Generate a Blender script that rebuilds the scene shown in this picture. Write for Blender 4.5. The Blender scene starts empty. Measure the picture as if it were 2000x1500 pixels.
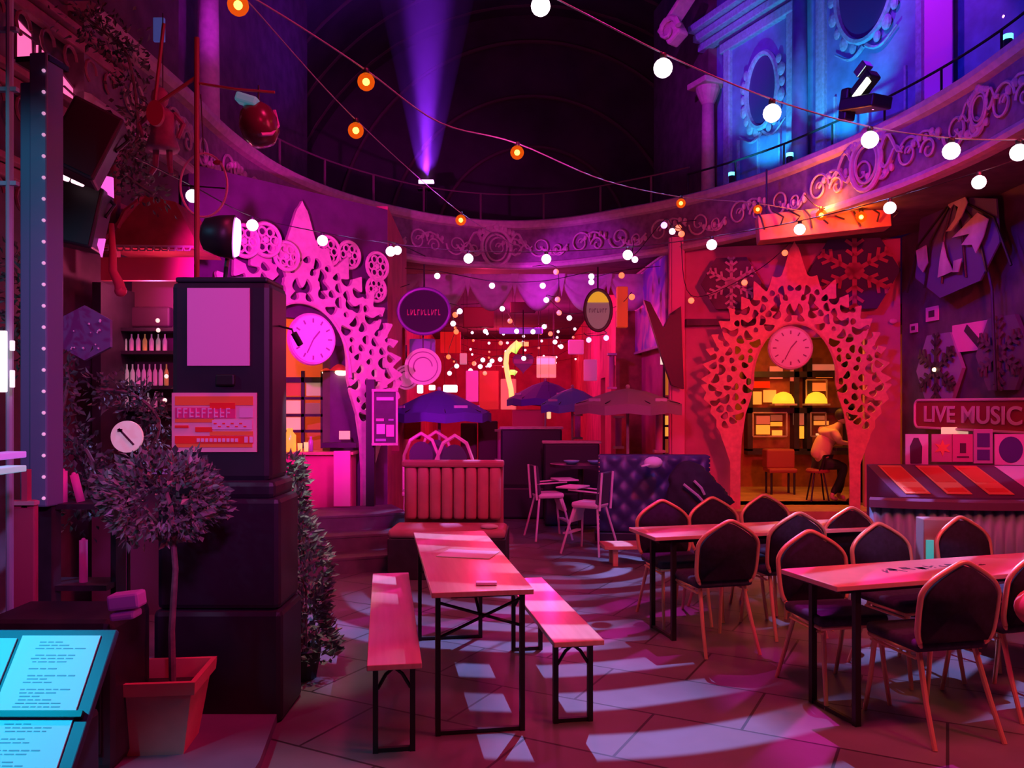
import bpy, bmesh, math, random
from mathutils import Vector, Matrix, Euler
import numpy as np
random.seed(7)
PI = math.pi
F, HZ, CH = 1600.0, 790.0, 1.7          # focal length and horizon row for a 2000x1500 frame, eye height
sc = bpy.context.scene
C = sc.collection

# ------------------------------------------------------------------ camera, world, exposure
cam_d = bpy.data.cameras.new('camera'); cam = bpy.data.objects.new('camera', cam_d); C.objects.link(cam)
cam.location = (0, 0, CH); cam.rotation_euler = (PI/2, 0, 0)
cam_d.sensor_fit = 'HORIZONTAL'; cam_d.sensor_width = 36; cam_d.lens = 36*F/2000
cam_d.shift_y = (HZ-750)/2000; cam_d.clip_end = 200
sc.camera = cam
sc.view_settings.view_transform = 'Standard'; sc.view_settings.look = 'None'
sc.view_settings.gamma = 1; sc.view_settings.use_curve_mapping = False
sc.view_settings.exposure = 0.18
w = bpy.data.worlds.new('night'); sc.world = w; w.use_nodes = True
w.node_tree.nodes['Background'].inputs[0].default_value = (0.35, 0.02, 0.55, 1)
w.node_tree.nodes['Background'].inputs[1].default_value = 0.016

def light(kind, name, loc, aim, col, power, size=0.3, spot=60, blend=0.5, sy=None):
    d = bpy.data.lights.new(name, kind); o = bpy.data.objects.new(name, d); C.objects.link(o)
    d.color = col; d.energy = power; o.location = loc
    if kind == 'AREA':
        d.size = size
        if sy: d.shape = 'RECTANGLE'; d.size_y = sy
    else: d.shadow_soft_size = size
    if kind == 'SPOT': d.spot_size = math.radians(spot); d.spot_blend = blend
    if aim is not None:
        o.rotation_euler = (Vector(aim)-Vector(loc)).to_track_quat('-Z', 'Y').to_euler()
    return o

def gobo(o, scale, width, seed, kind='rings', rot=0.0, off=(0, 0)):
    """a glass pattern in the projector: streaks of light thrown on the floor"""
    d = o.data; d.use_nodes = True; nt = d.node_tree; N = nt.nodes; L = nt.links
    em = N['Emission']
    tc = N.new('ShaderNodeTexCoord'); sp = N.new('ShaderNodeSeparateXYZ'); L.new(tc.outputs['Normal'], sp.inputs[0])
    dx = N.new('ShaderNodeMath'); dx.operation = 'DIVIDE'; L.new(sp.outputs[0], dx.inputs[0]); L.new(sp.outputs[2], dx.inputs[1])
    dy = N.new('ShaderNodeMath'); dy.operation = 'DIVIDE'; L.new(sp.outputs[1], dy.inputs[0]); L.new(sp.outputs[2], dy.inputs[1])
    cb = N.new('ShaderNodeCombineXYZ'); L.new(dx.outputs[0], cb.inputs[0]); L.new(dy.outputs[0], cb.inputs[1])
    cb.inputs[2].default_value = seed
    mp = N.new('ShaderNodeMapping'); L.new(cb.outputs[0], mp.inputs[0]); mp.inputs['Rotation'].default_value = (0, 0, rot); mp.inputs['Location'].default_value = (off[0], off[1], 0)
    wv = N.new('ShaderNodeTexWave'); L.new(mp.outputs[0], wv.inputs[0])
    wv.wave_type = 'RINGS' if kind == 'rings' else 'BANDS'
    if kind == 'rings': wv.rings_direction = 'Z'
    wv.inputs['Scale'].default_value = scale; wv.inputs['Distortion'].default_value = 3.2
    wv.inputs['Detail'].default_value = 1.2; wv.inputs['Detail Scale'].default_value = 0.7
    r = N.new('ShaderNodeValToRGB'); L.new(wv.outputs['Fac'], r.inputs[0])
    r.color_ramp.elements[0].position = 1-width-0.05; r.color_ramp.elements[0].color = (0, 0, 0, 1)
    r.color_ramp.elements[1].position = 1-width+0.05; r.color_ramp.elements[1].color = (1, 1, 1, 1)
    ns = N.new('ShaderNodeTexNoise'); L.new(mp.outputs[0], ns.inputs[0]); ns.inputs['Scale'].default_value = 3.4
    r2 = N.new('ShaderNodeValToRGB'); L.new(ns.outputs['Fac'], r2.inputs[0])
    r2.color_ramp.elements[0].position = 0.42; r2.color_ramp.elements[1].position = 0.56
    m = N.new('ShaderNodeMath'); m.operation = 'MULTIPLY'; L.new(r.outputs[0], m.inputs[0]); L.new(r2.outputs[0], m.inputs[1])
    L.new(m.outputs[0], em.inputs['Strength'])

MAG, RED, PINK, BLUE, VIO, CYAN = (1, .03, .75), (1, .012, .06), (1, .05, .24), (.07, .05, 1), (.35, .03, 1), (0, .75, 1)
# gobo projectors, washes and added fills over the court (most outside the frame)
g1 = light('SPOT', 'gobo_projector', (1.6, 9.6, 6.9), (0.55, 6.2, 0), (.32, .34, 1), 3900, 0.02, 62, .25); gobo(g1, 5.6, .46, 3.0, 'rings', 0, (.10, -.30))
g2 = light('SPOT', 'gobo_projector_near', (1.3, 8.2, 7.2), (0.35, 4.2, 0), (.9, .02, .6), 2600, 0.02, 46, .3); gobo(g2, 4.2, .40, 9.0, 'bands', 0.5)
g3 = light('SPOT', 'gobo_projector_booth', (1.2, 3.2, 5.6), (3.7, 6.8, .5), (.12, .35, 1), 420, 0.02, 34, .3); gobo(g3, 3.0, .4, 5.0, 'bands', 0.9)
light('SPOT', 'pink_wash', (1.0, 3.5, 7.0), (1.0, 6.6, 0), (1, .02, .17), 850, .6, 76, .35)
light('AREA', 'red_wash_right', (4.6, 3.0, 4.6), (2.2, 6.2, .5), (1, .03, .13), 210, 1.0)
light('SPOT', 'amber_wash_right', (3.6, 2.2, 5.2), (2.3, 5.2, .6), (1, .36, .06), 120, .2, 60, .6)  # added weak warm fill for the gold chair frames
light('SPOT', 'red_wash_left', (3.0, 3.2, 5.2), (-3.4, 7.0, 3.4), (1, .02, .12), 150, .2, 70, .6)
light('SPOT', 'arch_red_wash', (3.4, 4.0, 3.7), (4.35, 12.3, 2.5), (1, .015, .06), 1150, .12, 38, .6)
light('SPOT', 'wall_magenta_wash', (3.6, 4.4, 3.2), (3.2, 13.2, 2.6), (1, .0, .07), 330, .12, 34, .8)
light('SPOT', 'sign_pink_wash', (3.4, 4.2, 3.9), (5.5, 9.0, 1.6), (1, .03, .25), 420, .1, 34, .7)  # added pink light to brighten the sign wall and posters
light('SPOT', 'balcony_blue_wash', (-1.0, 5.2, 5.7), (5.2, 9.6, 6.1), (.035, .015, 1), 850, .15, 62, .6)
light('SPOT', 'balcony_violet_wash', (1.5, 4.5, 6.2), (-3.6, 11.5, 7.4), (.5, .02, 1), 260, .15, 60, .8)
light('SPOT', 'fascia_pink_wash', (.5, 5.5, 3.0), (0, 14.8, 4.6), (1, .05, .38), 330, .2, 100, .7)
light('SPOT', 'fascia_red_wash', (2.4, 5.6, 2.6), (4.6, 9.4, 4.6), (1, .02, .10), 190, .2, 45, .8)
light('SPOT', 'menu_cyan_lamp', (-2.4, 1.7, 2.2), (-1.72, 2.55, .72), (0, .62, 1), 190, .05, 38, .6)
light('SPOT', 'menu_violet_lamp', (-.2, 1.6, 2.6), (-1.28, 2.6, .70), (.5, .2, 1), 14, .05, 20, .6)
light('SPOT', 'pillar_violet_lamp', (0.2, .4, 3.4), (-1.8, 4.2, 1.8), (.88, .12, .78), 320, .2, 34, .7)
light('SPOT', 'sofa_blue_wash', (2.2, 6.4, 4.9), (1.75, 10, .6), (.15, .12, 1), 250, .1, 34, .8)
light('SPOT', 'umbrella_blue_wash', (.3, 8.5, 5.6), (5.8, 10.6, 3.6), (.22, .02, 1), 300, .1, 42, .7)

# ------------------------------------------------------------------ helpers
def W(px, py, Y):
    return Vector(((px-1000)/F*Y, Y, CH+(HZ-py)/F*Y))

MATS = {}
def mat(name, col=(.5, .5, .5), rough=.55, metal=0, em=None, es=0, var=0, vs=6, bump=0, coat=0, trans=None):
    if name in MATS: return MATS[name]
    m = bpy.data.materials.new(name); m.use_nodes = True; nt = m.node_tree; b = nt.nodes['Principled BSDF']
    b.inputs['Base Color'].default_value = (*col, 1); b.inputs['Roughness'].default_value = rough; b.inputs['Metallic'].default_value = metal
    if coat: b.inputs['Coat Weight'].default_value = coat
    if em: b.inputs['Emission Color'].default_value = (*em, 1); b.inputs['Emission Strength'].default_value = es
    if trans: b.inputs['Transmission Weight'].default_value = trans
    if var or bump:
        tc = nt.nodes.new('ShaderNodeTexCoord'); ns = nt.nodes.new('ShaderNodeTexNoise')
        nt.links.new(tc.outputs['Object'], ns.inputs[0]); ns.inputs['Scale'].default_value = vs; ns.inputs['Detail'].default_value = 5
        if var:
            r = nt.nodes.new('ShaderNodeValToRGB'); nt.links.new(ns.outputs['Fac'], r.inputs[0])
            r.color_ramp.elements[0].position = .3; r.color_ramp.elements[1].position = .7
            r.color_ramp.elements[0].color = (*[max(0, c*(1-var)) for c in col], 1)
            r.color_ramp.elements[1].color = (*[min(1, c*(1+var)) for c in col], 1)
            nt.links.new(r.outputs[0], b.inputs['Base Color'])
        if bump:
            bp = nt.nodes.new('ShaderNodeBump'); bp.inputs['Strength'].default_value = bump
            nt.links.new(ns.outputs['Fac'], bp.inputs['Height']); nt.links.new(bp.outputs[0], b.inputs['Normal'])
    MATS[name] = m
    return m

def emit(name, col, s): return mat(name, (.8, .8, .8), .5, em=col, es=s)

def BM(): return bmesh.new()
def box(bm, c, s, rot=None, bev=0):
    r = bmesh.ops.create_cube(bm, size=1); vs = r['verts']
    bmesh.ops.scale(bm, vec=s, verts=vs)
    if bev:
        es = list({e for v in vs for e in v.link_edges})
        g = bmesh.ops.bevel(bm, geom=es, offset=bev, segments=2, affect='EDGES', profile=.5)
        vs = list({v for f in g['faces'] for v in f.verts} | {v for v in vs if v.is_valid})
    if rot is not None: bmesh.ops.rotate(bm, cent=(0, 0, 0), matrix=Euler(rot).to_matrix(), verts=vs)
    bmesh.ops.translate(bm, vec=c, verts=vs)
    return vs
def tube(bm, pts, r, seg=8, closed=False, r2=None):
    pts = [Vector(p) for p in pts]; n = len(pts); rings = []
    for i, p in enumerate(pts):
        a = pts[(i-1) % n] if (closed or i > 0) else p; b = pts[(i+1) % n] if (closed or i < n-1) else p
        t = (b-a).normalized() if (b-a).length > 1e-9 else Vector((0, 0, 1))
        if i == 0: u = t.orthogonal().normalized()
        else: u = (u - t*u.dot(t)); u = u.normalized() if u.length > 1e-6 else t.orthogonal().normalized()
        v = t.cross(u)
        rr = r if r2 is None else r+(r2-r)*i/(n-1)
        rings.append([bm.verts.new(p+(u*math.cos(2*PI*k/seg)+v*math.sin(2*PI*k/seg))*rr) for k in range(seg)])
    m = n if closed else n-1
    for i in range(m):
        A, B = rings[i], rings[(i+1) % n]
        for k in range(seg): bm.faces.new((A[k], A[(k+1) % seg], B[(k+1) % seg], B[k]))
    if not closed:
        bm.faces.new(rings[0][::-1]); bm.faces.new(rings[-1])
def cyl(bm, a, b, r, seg=16, r2=None): tube(bm, [a, b], r, seg, r2=r2)
def lathe(bm, c, prof, seg=24, axis='Z', sx=1, sy=1):
    c = Vector(c); rings = []
    for (r, h) in prof:
        ring = []
        for k in range(seg):
            a = 2*PI*k/seg; p = Vector((r*math.cos(a)*sx, r*math.sin(a)*sy, h))
            if axis == 'Y': p = Vector((p.x, p.z, p.y))
            ring.append(bm.verts.new(c+p))
        rings.append(ring)
    for A, B in zip(rings, rings[1:]):
        for k in range(seg): bm.faces.new((A[k], A[(k+1) % seg], B[(k+1) % seg], B[k]))
    bm.faces.new(rings[0][::-1]); bm.faces.new(rings[-1])
def ball(bm, c, r, sx=1, sy=1, sz=1, seg=16):
    g = bmesh.ops.create_uvsphere(bm, u_segments=seg, v_segments=max(6, seg//2), radius=r)
    bmesh.ops.scale(bm, vec=(sx, sy, sz), verts=g['verts']); bmesh.ops.translate(bm, vec=c, verts=g['verts'])
def prism(bm, poly, th, M=None):
    """poly: (x, z) outline in the local XZ plane, extruded th along +Y"""
    a = [bm.verts.new(Vector((x, 0, z))) for x, z in poly]; b = [bm.verts.new(Vector((x, th, z))) for x, z in poly]
    n = len(poly)
    bm.faces.new(a); bm.faces.new(b[::-1])
    for i in range(n): bm.faces.new((a[i], b[i], b[(i+1) % n], a[(i+1) % n]))
    if M is not None: bmesh.ops.transform(bm, matrix=M, verts=a+b)
def circ(r, n=32, cx=0, cz=0, sz=1): return [(cx+r*math.cos(2*PI*k/n), cz+r*sz*math.sin(2*PI*k/n)) for k in range(n)]

def obj(name, bm, m, parent=None, smooth=False, loc=None, rot=None):
    bmesh.ops.recalc_face_normals(bm, faces=bm.faces)
    me = bpy.data.meshes.new(name); bm.to_mesh(me); bm.free()
    if m: me.materials.append(m)
    if smooth:
        for p in me.polygons: p.use_smooth = True
    o = bpy.data.objects.new(name, me); C.objects.link(o)
    if parent: o.parent = parent
    if loc is not None: o.location = loc
    if rot is not None: o.rotation_euler = rot
    return o
def tag(o, label, cat, group=None, kind=None):
    if label: o['label'] = label
    if cat: o['category'] = cat
    if group: o['group'] = group
    if kind: o['kind'] = kind
    return o
def thing(name, label, cat, loc=(0, 0, 0), rz=0, group=None, rot=None):
    o = bpy.data.objects.new(name, None); C.objects.link(o); o.location = loc
    o.rotation_euler = rot if rot else (0, 0, rz); o.empty_display_size = .1
    return tag(o, label, cat, group)
def struct(name, bm, m, parent=None, smooth=False):
    o = obj(name, bm, m, parent, smooth)
    if parent is None: o['kind'] = 'structure'
    return o
def dup(root, loc=None, rz=None, label=None, group=None, scale=None):
    r = root.copy(); C.objects.link(r)
    if loc is not None: r.location = loc
    if rz is not None: r.rotation_euler = (0, 0, rz)
    if scale: r.scale = scale
    if label: r['label'] = label
    if group: r['group'] = group
    for ch in list(root.children):
        c = ch.copy(); C.objects.link(c); c.parent = r
        for g in list(ch.children):
            d = g.copy(); C.objects.link(d); d.parent = c
    return r
def text(name, s, size, m, parent, loc, rot=(PI/2, 0, 0), ext=.004, bold=True, sx=1):
    cu = bpy.data.curves.new(name, 'FONT'); cu.body = s; cu.size = size; cu.extrude = ext; cu.align_x = 'CENTER'; cu.align_y = 'CENTER'
    if bold: cu.offset = size*.018
    t = bpy.data.objects.new(name, cu); C.objects.link(t)
    dg = bpy.context.evaluated_depsgraph_get(); me = bpy.data.meshes.new_from_object(t.evaluated_get(dg))
    bpy.data.objects.remove(t)
    me.materials.clear(); me.materials.append(m)
    o = bpy.data.objects.new(name, me); C.objects.link(o); o.parent = parent; o.location = loc; o.rotation_euler = rot; o.scale = (sx, 1, 1)
    return o

# ------------------------------------------------------------------ materials
def floor_mat():
    m = bpy.data.materials.new('paving'); m.use_nodes = True; nt = m.node_tree; b = nt.nodes['Principled BSDF']
    tc = nt.nodes.new('ShaderNodeTexCoord'); mp = nt.nodes.new('ShaderNodeMapping'); nt.links.new(tc.outputs['Object'], mp.inputs[0])
    mp.inputs['Rotation'].default_value = (0, 0, math.radians(28))
    br = nt.nodes.new('ShaderNodeTexBrick'); nt.links.new(mp.outputs[0], br.inputs[0]); br.inputs['Scale'].default_value = 1
    br.inputs['Brick Width'].default_value = .95; br.inputs['Row Height'].default_value = .62; br.inputs['Mortar Size'].default_value = .008
    br.inputs['Color1'].default_value = (.15, .135, .16, 1); br.inputs['Color2'].default_value = (.115, .105, .13, 1); br.inputs['Mortar'].default_value = (.03, .025, .025, 1)
    ns = nt.nodes.new('ShaderNodeTexNoise'); nt.links.new(tc.outputs['Object'], ns.inputs[0]); ns.inputs['Scale'].default_value = 3; ns.inputs['Detail'].default_value = 8
    mx = nt.nodes.new('ShaderNodeMix'); mx.data_type = 'RGBA'; mx.blend_type = 'MULTIPLY'; mx.inputs[0].default_value = .55
    nt.links.new(br.outputs[0], mx.inputs[6]); nt.links.new(ns.outputs['Color'], mx.inputs[7])
    hs = nt.nodes.new('ShaderNodeHueSaturation'); hs.inputs['Saturation'].default_value = .35; hs.inputs['Value'].default_value = 1.5
    nt.links.new(mx.outputs[2], hs.inputs['Color']); nt.links.new(hs.outputs[0], b.inputs['Base Color'])
    b.inputs['Roughness'].default_value = .5
    bp = nt.nodes.new('ShaderNodeBump'); bp.inputs['Strength'].default_value = .25; bp.inputs['Distance'].default_value = .01
    nt.links.new(br.outputs['Fac'], bp.inputs['Height']); bp.invert = True; nt.links.new(bp.outputs[0], b.inputs['Normal'])
    return m
M_floor = floor_mat()
M_wall = mat('painted_plaster', (.55, .20, .30), .8, var=.15, vs=3)
M_wallr = mat('red_plaster', (.62, .12, .2), .8, var=.2, vs=2)
M_dark = mat('dark_paint', (.05, .03, .05), .6, var=.3, vs=5)
M_dwall = mat('dark_wall', (.12, .07, .10), .8, var=.3, vs=4)
M_black = mat('black_metal', (.012, .012, .015), .45)
M_blackw = mat('black_wood', (.03, .022, .035), .5, var=.3, vs=8)
M_ceil = mat('dark_ceiling', (.08, .05, .09), .9, var=.3, vs=1)
M_rib = mat('ceiling_rib', (.16, .09, .11), .8)
M_mold = mat('moulding_paint', (.55, .42, .42), .6, var=.15, vs=12, bump=.2)
M_fascia = mat('fascia_paint', (.22, .14, .19), .7, var=.25, vs=9, bump=.3)
M_arch = mat('arch_board', (.75, .62, .58), .6, var=.12, vs=14)
M_paper = mat('white_paper', (.85, .82, .85), .7)
M_wood = mat('table_wood', (.72, .50, .34), .35, var=.2, vs=4, coat=.3)
M_gold = mat('gold_frame', (.92, .58, .32), .35, metal=.4)
M_fab = mat('navy_fabric', (.011, .012, .03), .9, var=.4, vs=30)
M_seat = mat('navy_seat', (.035, .04, .07), .8, var=.3, vs=30)
M_tuft = mat('tufted_leather', (.045, .04, .12), .4, bump=.1)
M_redl = mat('red_leather', (.62, .22, .28), .5, var=.1)
M_terra = mat('terracotta', (.72, .20, .20), .6, var=.1)
M_leaf = mat('dark_leaf', (.10, .12, .10), .5, var=.4, vs=9)
M_leaf2 = mat('grey_leaf', (.17, .22, .19), .38, var=.6, vs=9)
M_white = emit('warm_white_glow', (1, .80, .98), 3.2)
M_whites = emit('small_white_glow', (1, .66, .92), 2.2)
M_or_core = emit('amber_core', (1, .62, .12), 14)
M_pinkglow = emit('pink_window', (1, .14, .40), 1.0)
M_warmglow = emit('warm_lamp', (1, .72, .35), 12)
M_blueb = mat('blue_cloth', (.10, .07, .45), .7)
def glass_orange():
    m = bpy.data.materials.new('amber_glass'); m.use_nodes = True; nt = m.node_tree; nt.nodes.remove(nt.nodes['Principled BSDF'])
    t = nt.nodes.new('ShaderNodeBsdfTransparent'); t.inputs[0].default_value = (1, .55, .3, 1)
    e = nt.nodes.new('ShaderNodeEmission'); e.inputs[0].default_value = (1, .12, .005, 1); e.inputs[1].default_value = 1.0
    x = nt.nodes.new('ShaderNodeMixShader'); x.inputs[0].default_value = .45
    nt.links.new(t.outputs[0], x.inputs[1]); nt.links.new(e.outputs[0], x.inputs[2]); nt.links.new(x.outputs[0], nt.nodes['Material Output'].inputs[0])
    return m
M_amber = glass_orange()

# ------------------------------------------------------------------ floor, alley, ceiling
bm = BM()
vs = [(-9, -2, 0), (9, -2, 0), (9, 12.2, 0), (-9, 12.2, 0)]
f = bm.faces.new([bm.verts.new(v) for v in vs])
e = bmesh.ops.extrude_face_region(bm, geom=[f]); bmesh.ops.translate(bm, vec=(0, 0, -.2), verts=[v for v in e['geom'] if isinstance(v, bmesh.types.BMVert)])
struct('floor', bm, M_floor)
bm = BM()
vs = [(-6, 12.2, 0), (9, 12.2, 0), (9, 14, 0), (9, 38, -1.9), (-6, 38, -1.9), (-6, 14, 0)]
vv = [bm.verts.new(v) for v in vs]; bm.faces.new((vv[0], vv[1], vv[2], vv[5])); bm.faces.new((vv[5], vv[2], vv[3], vv[4]))
r = bmesh.ops.extrude_face_region(bm, geom=list(bm.faces)); bmesh.ops.translate(bm, vec=(0, 0, -.2), verts=[v for v in r['geom'] if isinstance(v, bmesh.types.BMVert)])
struct('floor_alley', bm, M_floor)

# barrel vault with arched ribs
VC, VR, VZ = .5, 6.4, 5.2
bm = BM(); n = 28; rows = []
for y in (-2, 20.5):
    rows.append([bm.verts.new((VC+VR*math.cos(PI*k/n), y, VZ+VR*math.sin(PI*k/n))) for k in range(n+1)])
for k in range(n): bm.faces.new((rows[0][k], rows[0][k+1], rows[1][k+1], rows[1][k]))
vault = struct('ceiling', bm, M_ceil)
md = vault.modifiers.new('thickness', 'SOLIDIFY'); md.thickness = .15; md.offset = -1
for i, y in enumerate((3, 5, 7, 9, 11, 13, 15, 17, 18.6, 20.0)):
    bm = BM()
    tube(bm, [(VC+(VR-.12)*math.cos(PI*k/40), y, VZ+(VR-.12)*math.sin(PI*k/40)) for k in range(1, 40)], .07, 6)
    struct('trim_%d' % (i+1), bm, M_rib)
bm = BM()
prism(bm, [(-6.2+VC, 4.9), (6.2+VC, 4.9), (6.4+VC, 5.2)]+[(VC+VR*math.cos(PI*k/24), VZ+VR*math.sin(PI*k/24)) for k in range(1, 24)]+[(-6.4+VC, 5.2)], .15, Matrix.Translation((0, 20.5, 0)))
struct('wall_back_upper', bm, M_ceil)
bm = BM()
for r_ in (2.4, 3.6, 4.9): tube(bm, [(VC+r_*math.cos(PI*k/40), 20.4, 5.6+r_*1.05*math.sin(PI*k/40)) for k in range(41)], .05, 6)
struct('trim_11', bm, M_rib)

# ------------------------------------------------------------------ balcony ring
ZR = 4.9
topline = [(360, 195), (430, 262), (530, 332), (640, 380), (750, 411), (870, 434), (1000, 443), (1110, 436), (1210, 420), (1300, 404), (1400, 380), (1500, 350), (1600, 312), (1700, 270), (1800, 222), (1900, 165), (2000, 95)]
path = []
for px, py in topline:
    Y = (ZR-CH)*F/(HZ-py); path.append(Vector(((px-1000)/F*Y, Y, 0)))
path = [Vector((-3.50, 6.7, 0)), Vector((-3.49, 7.3, 0))]+path+[Vector((4.55, 5.5, 0)), Vector((4.45, 3, 0))]
def catmull(P, n=8):
    out = []
    for i in range(len(P)-1):
        p0 = P[max(i-1, 0)]; p1 = P[i]; p2 = P[i+1]; p3 = P[min(i+2, len(P)-1)]
        for k in range(n):
            t = k/n
            out.append(.5*((2*p1)+(-p0+p2)*t+(2*p0-5*p1+4*p2-p3)*t*t+(-p0+3*p1-3*p2+p3)*t**3))
    out.append(P[-1]); return out
ring = catmull(path)
for _ in range(6):
    ring = [ring[0]]+[(ring[i-1]+ring[i]*2+ring[i+1])/4 for i in range(1, len(ring)-1)]+[ring[-1]]
cum = [0]
for a, b in zip(ring, ring[1:]): cum.append(cum[-1]+(b-a).length)
def at(s, z, off=0):
    s = max(0, min(cum[-1]-1e-6, s)); i = max(k for k in range(len(cum)-1) if cum[k] <= s)
    t = (s-cum[i])/(cum[i+1]-cum[i]); p = ring[i].lerp(ring[i+1], t)
    d = (ring[min(i+2, len(ring)-1)]-ring[max(i-1, 0)]).normalized(); nrm = Vector((d.y, -d.x, 0))   # points to the court
    return p+nrm*off+Vector((0, 0, z))
def s_of_px(px):
    best = min(range(len(ring)), key=lambda i: abs(ring[i].x/ring[i].y*F+1000-px) if ring[i].y > 6 else 1e9)
    return cum[best]
def sweep(prof, m, name, a=0, b=None, step=.16, parent=None):
    """prof: list of (offset, z) closed outline"""
    b = cum[-1] if b is None else b; bm = BM(); n = int((b-a)/step); rs = []
    for i in range(n+1):
        s = a+(b-a)*i/n; rs.append([bm.verts.new(at(s, z, o)) for o, z in prof])
    k = len(prof)
    for A, B in zip(rs, rs[1:]):
        for j in range(k): bm.faces.new((A[j], A[(j+1) % k], B[(j+1) % k], B[j]))
    bm.faces.new(rs[0][::-1]); bm.faces.new(rs[-1])
    return struct(name, bm, m, parent)
sweep([(0, 4.2), (0, 4.92), (-.15, 4.92), (-.15, 4.2)], M_fascia, 'trim_12')
sweep([(.0, 4.84), (.07, 4.86), (.11, 4.91), (.11, 4.97), (.06, 5.0), (-.2, 5.0), (-.2, 4.84)], M_mold, 'trim_13')
sweep([(.0, 4.14), (.06, 4.15), (.09, 4.19), (.06, 4.24), (0, 4.26), (-.1, 4.26), (-.1, 4.14)], M_mold, 'trim_14')
# floor slab of the balcony
sweep([(-.15, 4.22), (-.15, 4.9), (-2.2, 4.9), (-2.2, 4.22)], M_dwall, 'ceiling_balcony', a=.0)

# scrollwork on the fascia
def scroll(bm, s0, z0, rad, turns=1.4, dirn=1, up=1, rr=.018):
    pts = []
    for k in range(26):
        t = k/25; a = turns*2*PI*t; r = rad*(1-.8*t)
        pts.append(at(s0+dirn*r*math.cos(a)*1.0, z0+up*r*math.sin(a), .035))
    tube(bm, pts, rr, 5, r2=rr*.6)
bm = BM()
k = 0; s = .8
while s < cum[-1]-.8:
    z0 = 4.52; dr = 1 if k % 2 else -1
    scroll(bm, s, z0, .20, 1.5, dr, dr); scroll(bm, s+.34, z0-.06, .13, 1.3, -dr, dr)
    pts = [at(s+.2*j/6*2.6, z0+dr*.16*math.sin(PI*j/6), .03) for j in range(7)]; tube(bm, pts, .018, 5)
    for j in range(5):
        q = at(s+.1+.1*j, z0+dr*(.08+.03*(j % 2)), .03); ball(bm, q, .03, 1.2, 1, 1.6, 6)
    s += .78; k += 1
struct('trim_15', bm, M_mold)
def cartouche(s0, sc_, nm, zc=4.55):
    bm = BM()
    for rr, t in ((.27, .035), (.20, .02)):
        tube(bm, [at(s0+rr*sc_*math.cos(2*PI*j/30), zc+rr*1.1*sc_*math.sin(2*PI*j/30)*(1 if math.sin(2*PI*j/30) > 0 else 1.15), .06) for j in range(30)], t*sc_, 6, closed=True)
    for sd in (-1, 1):
        tube(bm, [at(s0+sd*(.27+.05*j)*sc_, zc+(.1+.14*math.sin(j*.7))*sc_, .06) for j in range(9)], .03*sc_, 5, r2=.012)
        tube(bm, [at(s0+sd*(.25+.05*j)*sc_, zc-(.05+.1*math.sin(j*.8))*sc_, .06) for j in range(9)], .03*sc_, 5, r2=.012)
        for j in range(4): ball(bm, at(s0+sd*(.1+.07*j)*sc_, zc+(.33-.03*j)*sc_, .06), .045*sc_, 1, 1, 1.4, 8)
    ball(bm, at(s0, zc+.36*sc_, .06), .07*sc_, 1, 1, 1.3, 8)
    return struct(nm, bm, M_mold)
cartouche(s_of_px(975), 1.0, 'trim_16', 4.52); cartouche(s_of_px(1705), .95, 'trim_17', 4.6); cartouche(s_of_px(620), .6, 'trim_18')
cartouche(s_of_px(1900)+.2, .5, 'trim_19', 4.6)

# thin hand rails of the balcony
rb = thing('balcony_railing', 'thin dark railing along the balcony above the curved cornice', 'railing')
bm = BM(); a = s_of_px(1330); tube(bm, [at(a+(cum[-1]-a-.5)*i/50, 5.42, -.25) for i in range(51)], .016, 6); obj('handrail', bm, M_black, rb)
for i in range(12):
    bm = BM(); p = at(a+(cum[-1]-a-.6)*i/11, 4.95, -.25); cyl(bm, p, p+Vector((0, 0, .47)), .014, 6); obj('post', bm, M_black, rb)
rb2 = thing('balcony_railing', 'faint thin railing along the far balcony under the dark vault', 'railing')
bm = BM(); b0 = s_of_px(560); tube(bm, [at(b0+(a-b0)*i/40, 5.55, -.3) for i in range(41)], .014, 6); obj('handrail', bm, M_rib, rb2)
for i in range(8):
    bm = BM(); p = at(b0+(a-b0)*(i+.3)/8, 4.95, -.3); cyl(bm, p, p+Vector((0, 0, .6)), .02, 6); obj('post', bm, M_rib, rb2)

# ------------------------------------------------------------------ upper storey walls
def wall_seg(name, a, b, z0, z1, m, th=.15, holes=None):
    """vertical wall from a to b (xy); holes: list of (t0, t1, z0, z1) in metres along it"""
    a = Vector((*a, 0)); b = Vector((*b, 0)); L = (b-a).length; d = (b-a)/L; nrm = Vector((-d.y, d.x, 0))
    bm = BM()
    def slab(t0, t1, za, zb):
        if t1-t0 < 1e-4 or zb-za < 1e-4: return
        c = a+d*(t0+t1)/2+nrm*th/2+Vector((0, 0, (za+zb)/2))
        box(bm, c, (t1-t0, th, zb-za), (0, 0, math.atan2(d.y, d.x)))
    hs = sorted(holes or []); t = 0
    for (h0, h1, hz0, hz1) in hs:
        slab(t, h0, z0, z1); slab(h0, h1, z0, hz0); slab(h0, h1, hz1, z1); t = h1
    slab(t, L, z0, z1)
    return struct(name, bm, m), a, d, nrm
UA, UB = Vector((3.45, 13.8, 0)), Vector((6.0, 8.1, 0))
M_bluew = mat('blue_painted_wall', (.13, .27, .55), .6, var=.2, vs=5)
wall_seg('wall_right_upper', (UA.x, UA.y), (UB.x+.6, UB.y-1.35), 4.9, 9.6, M_bluew)
wall_seg('wall_right_upper_far', (3.45, 13.8), (3.0, 16.5), 4.9, 9.6, M_dwall)
wall_seg('wall_left_upper', (-4.4, 2.5), (-4.0, 16.0), 4.9, 9.5, M_dwall)
ud = (UB-UA).normalized(); un = Vector((ud.y, -ud.x, 0))     # towards the court
if un.x > 0: un = -un
urz = math.atan2(ud.y, ud.x)
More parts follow.
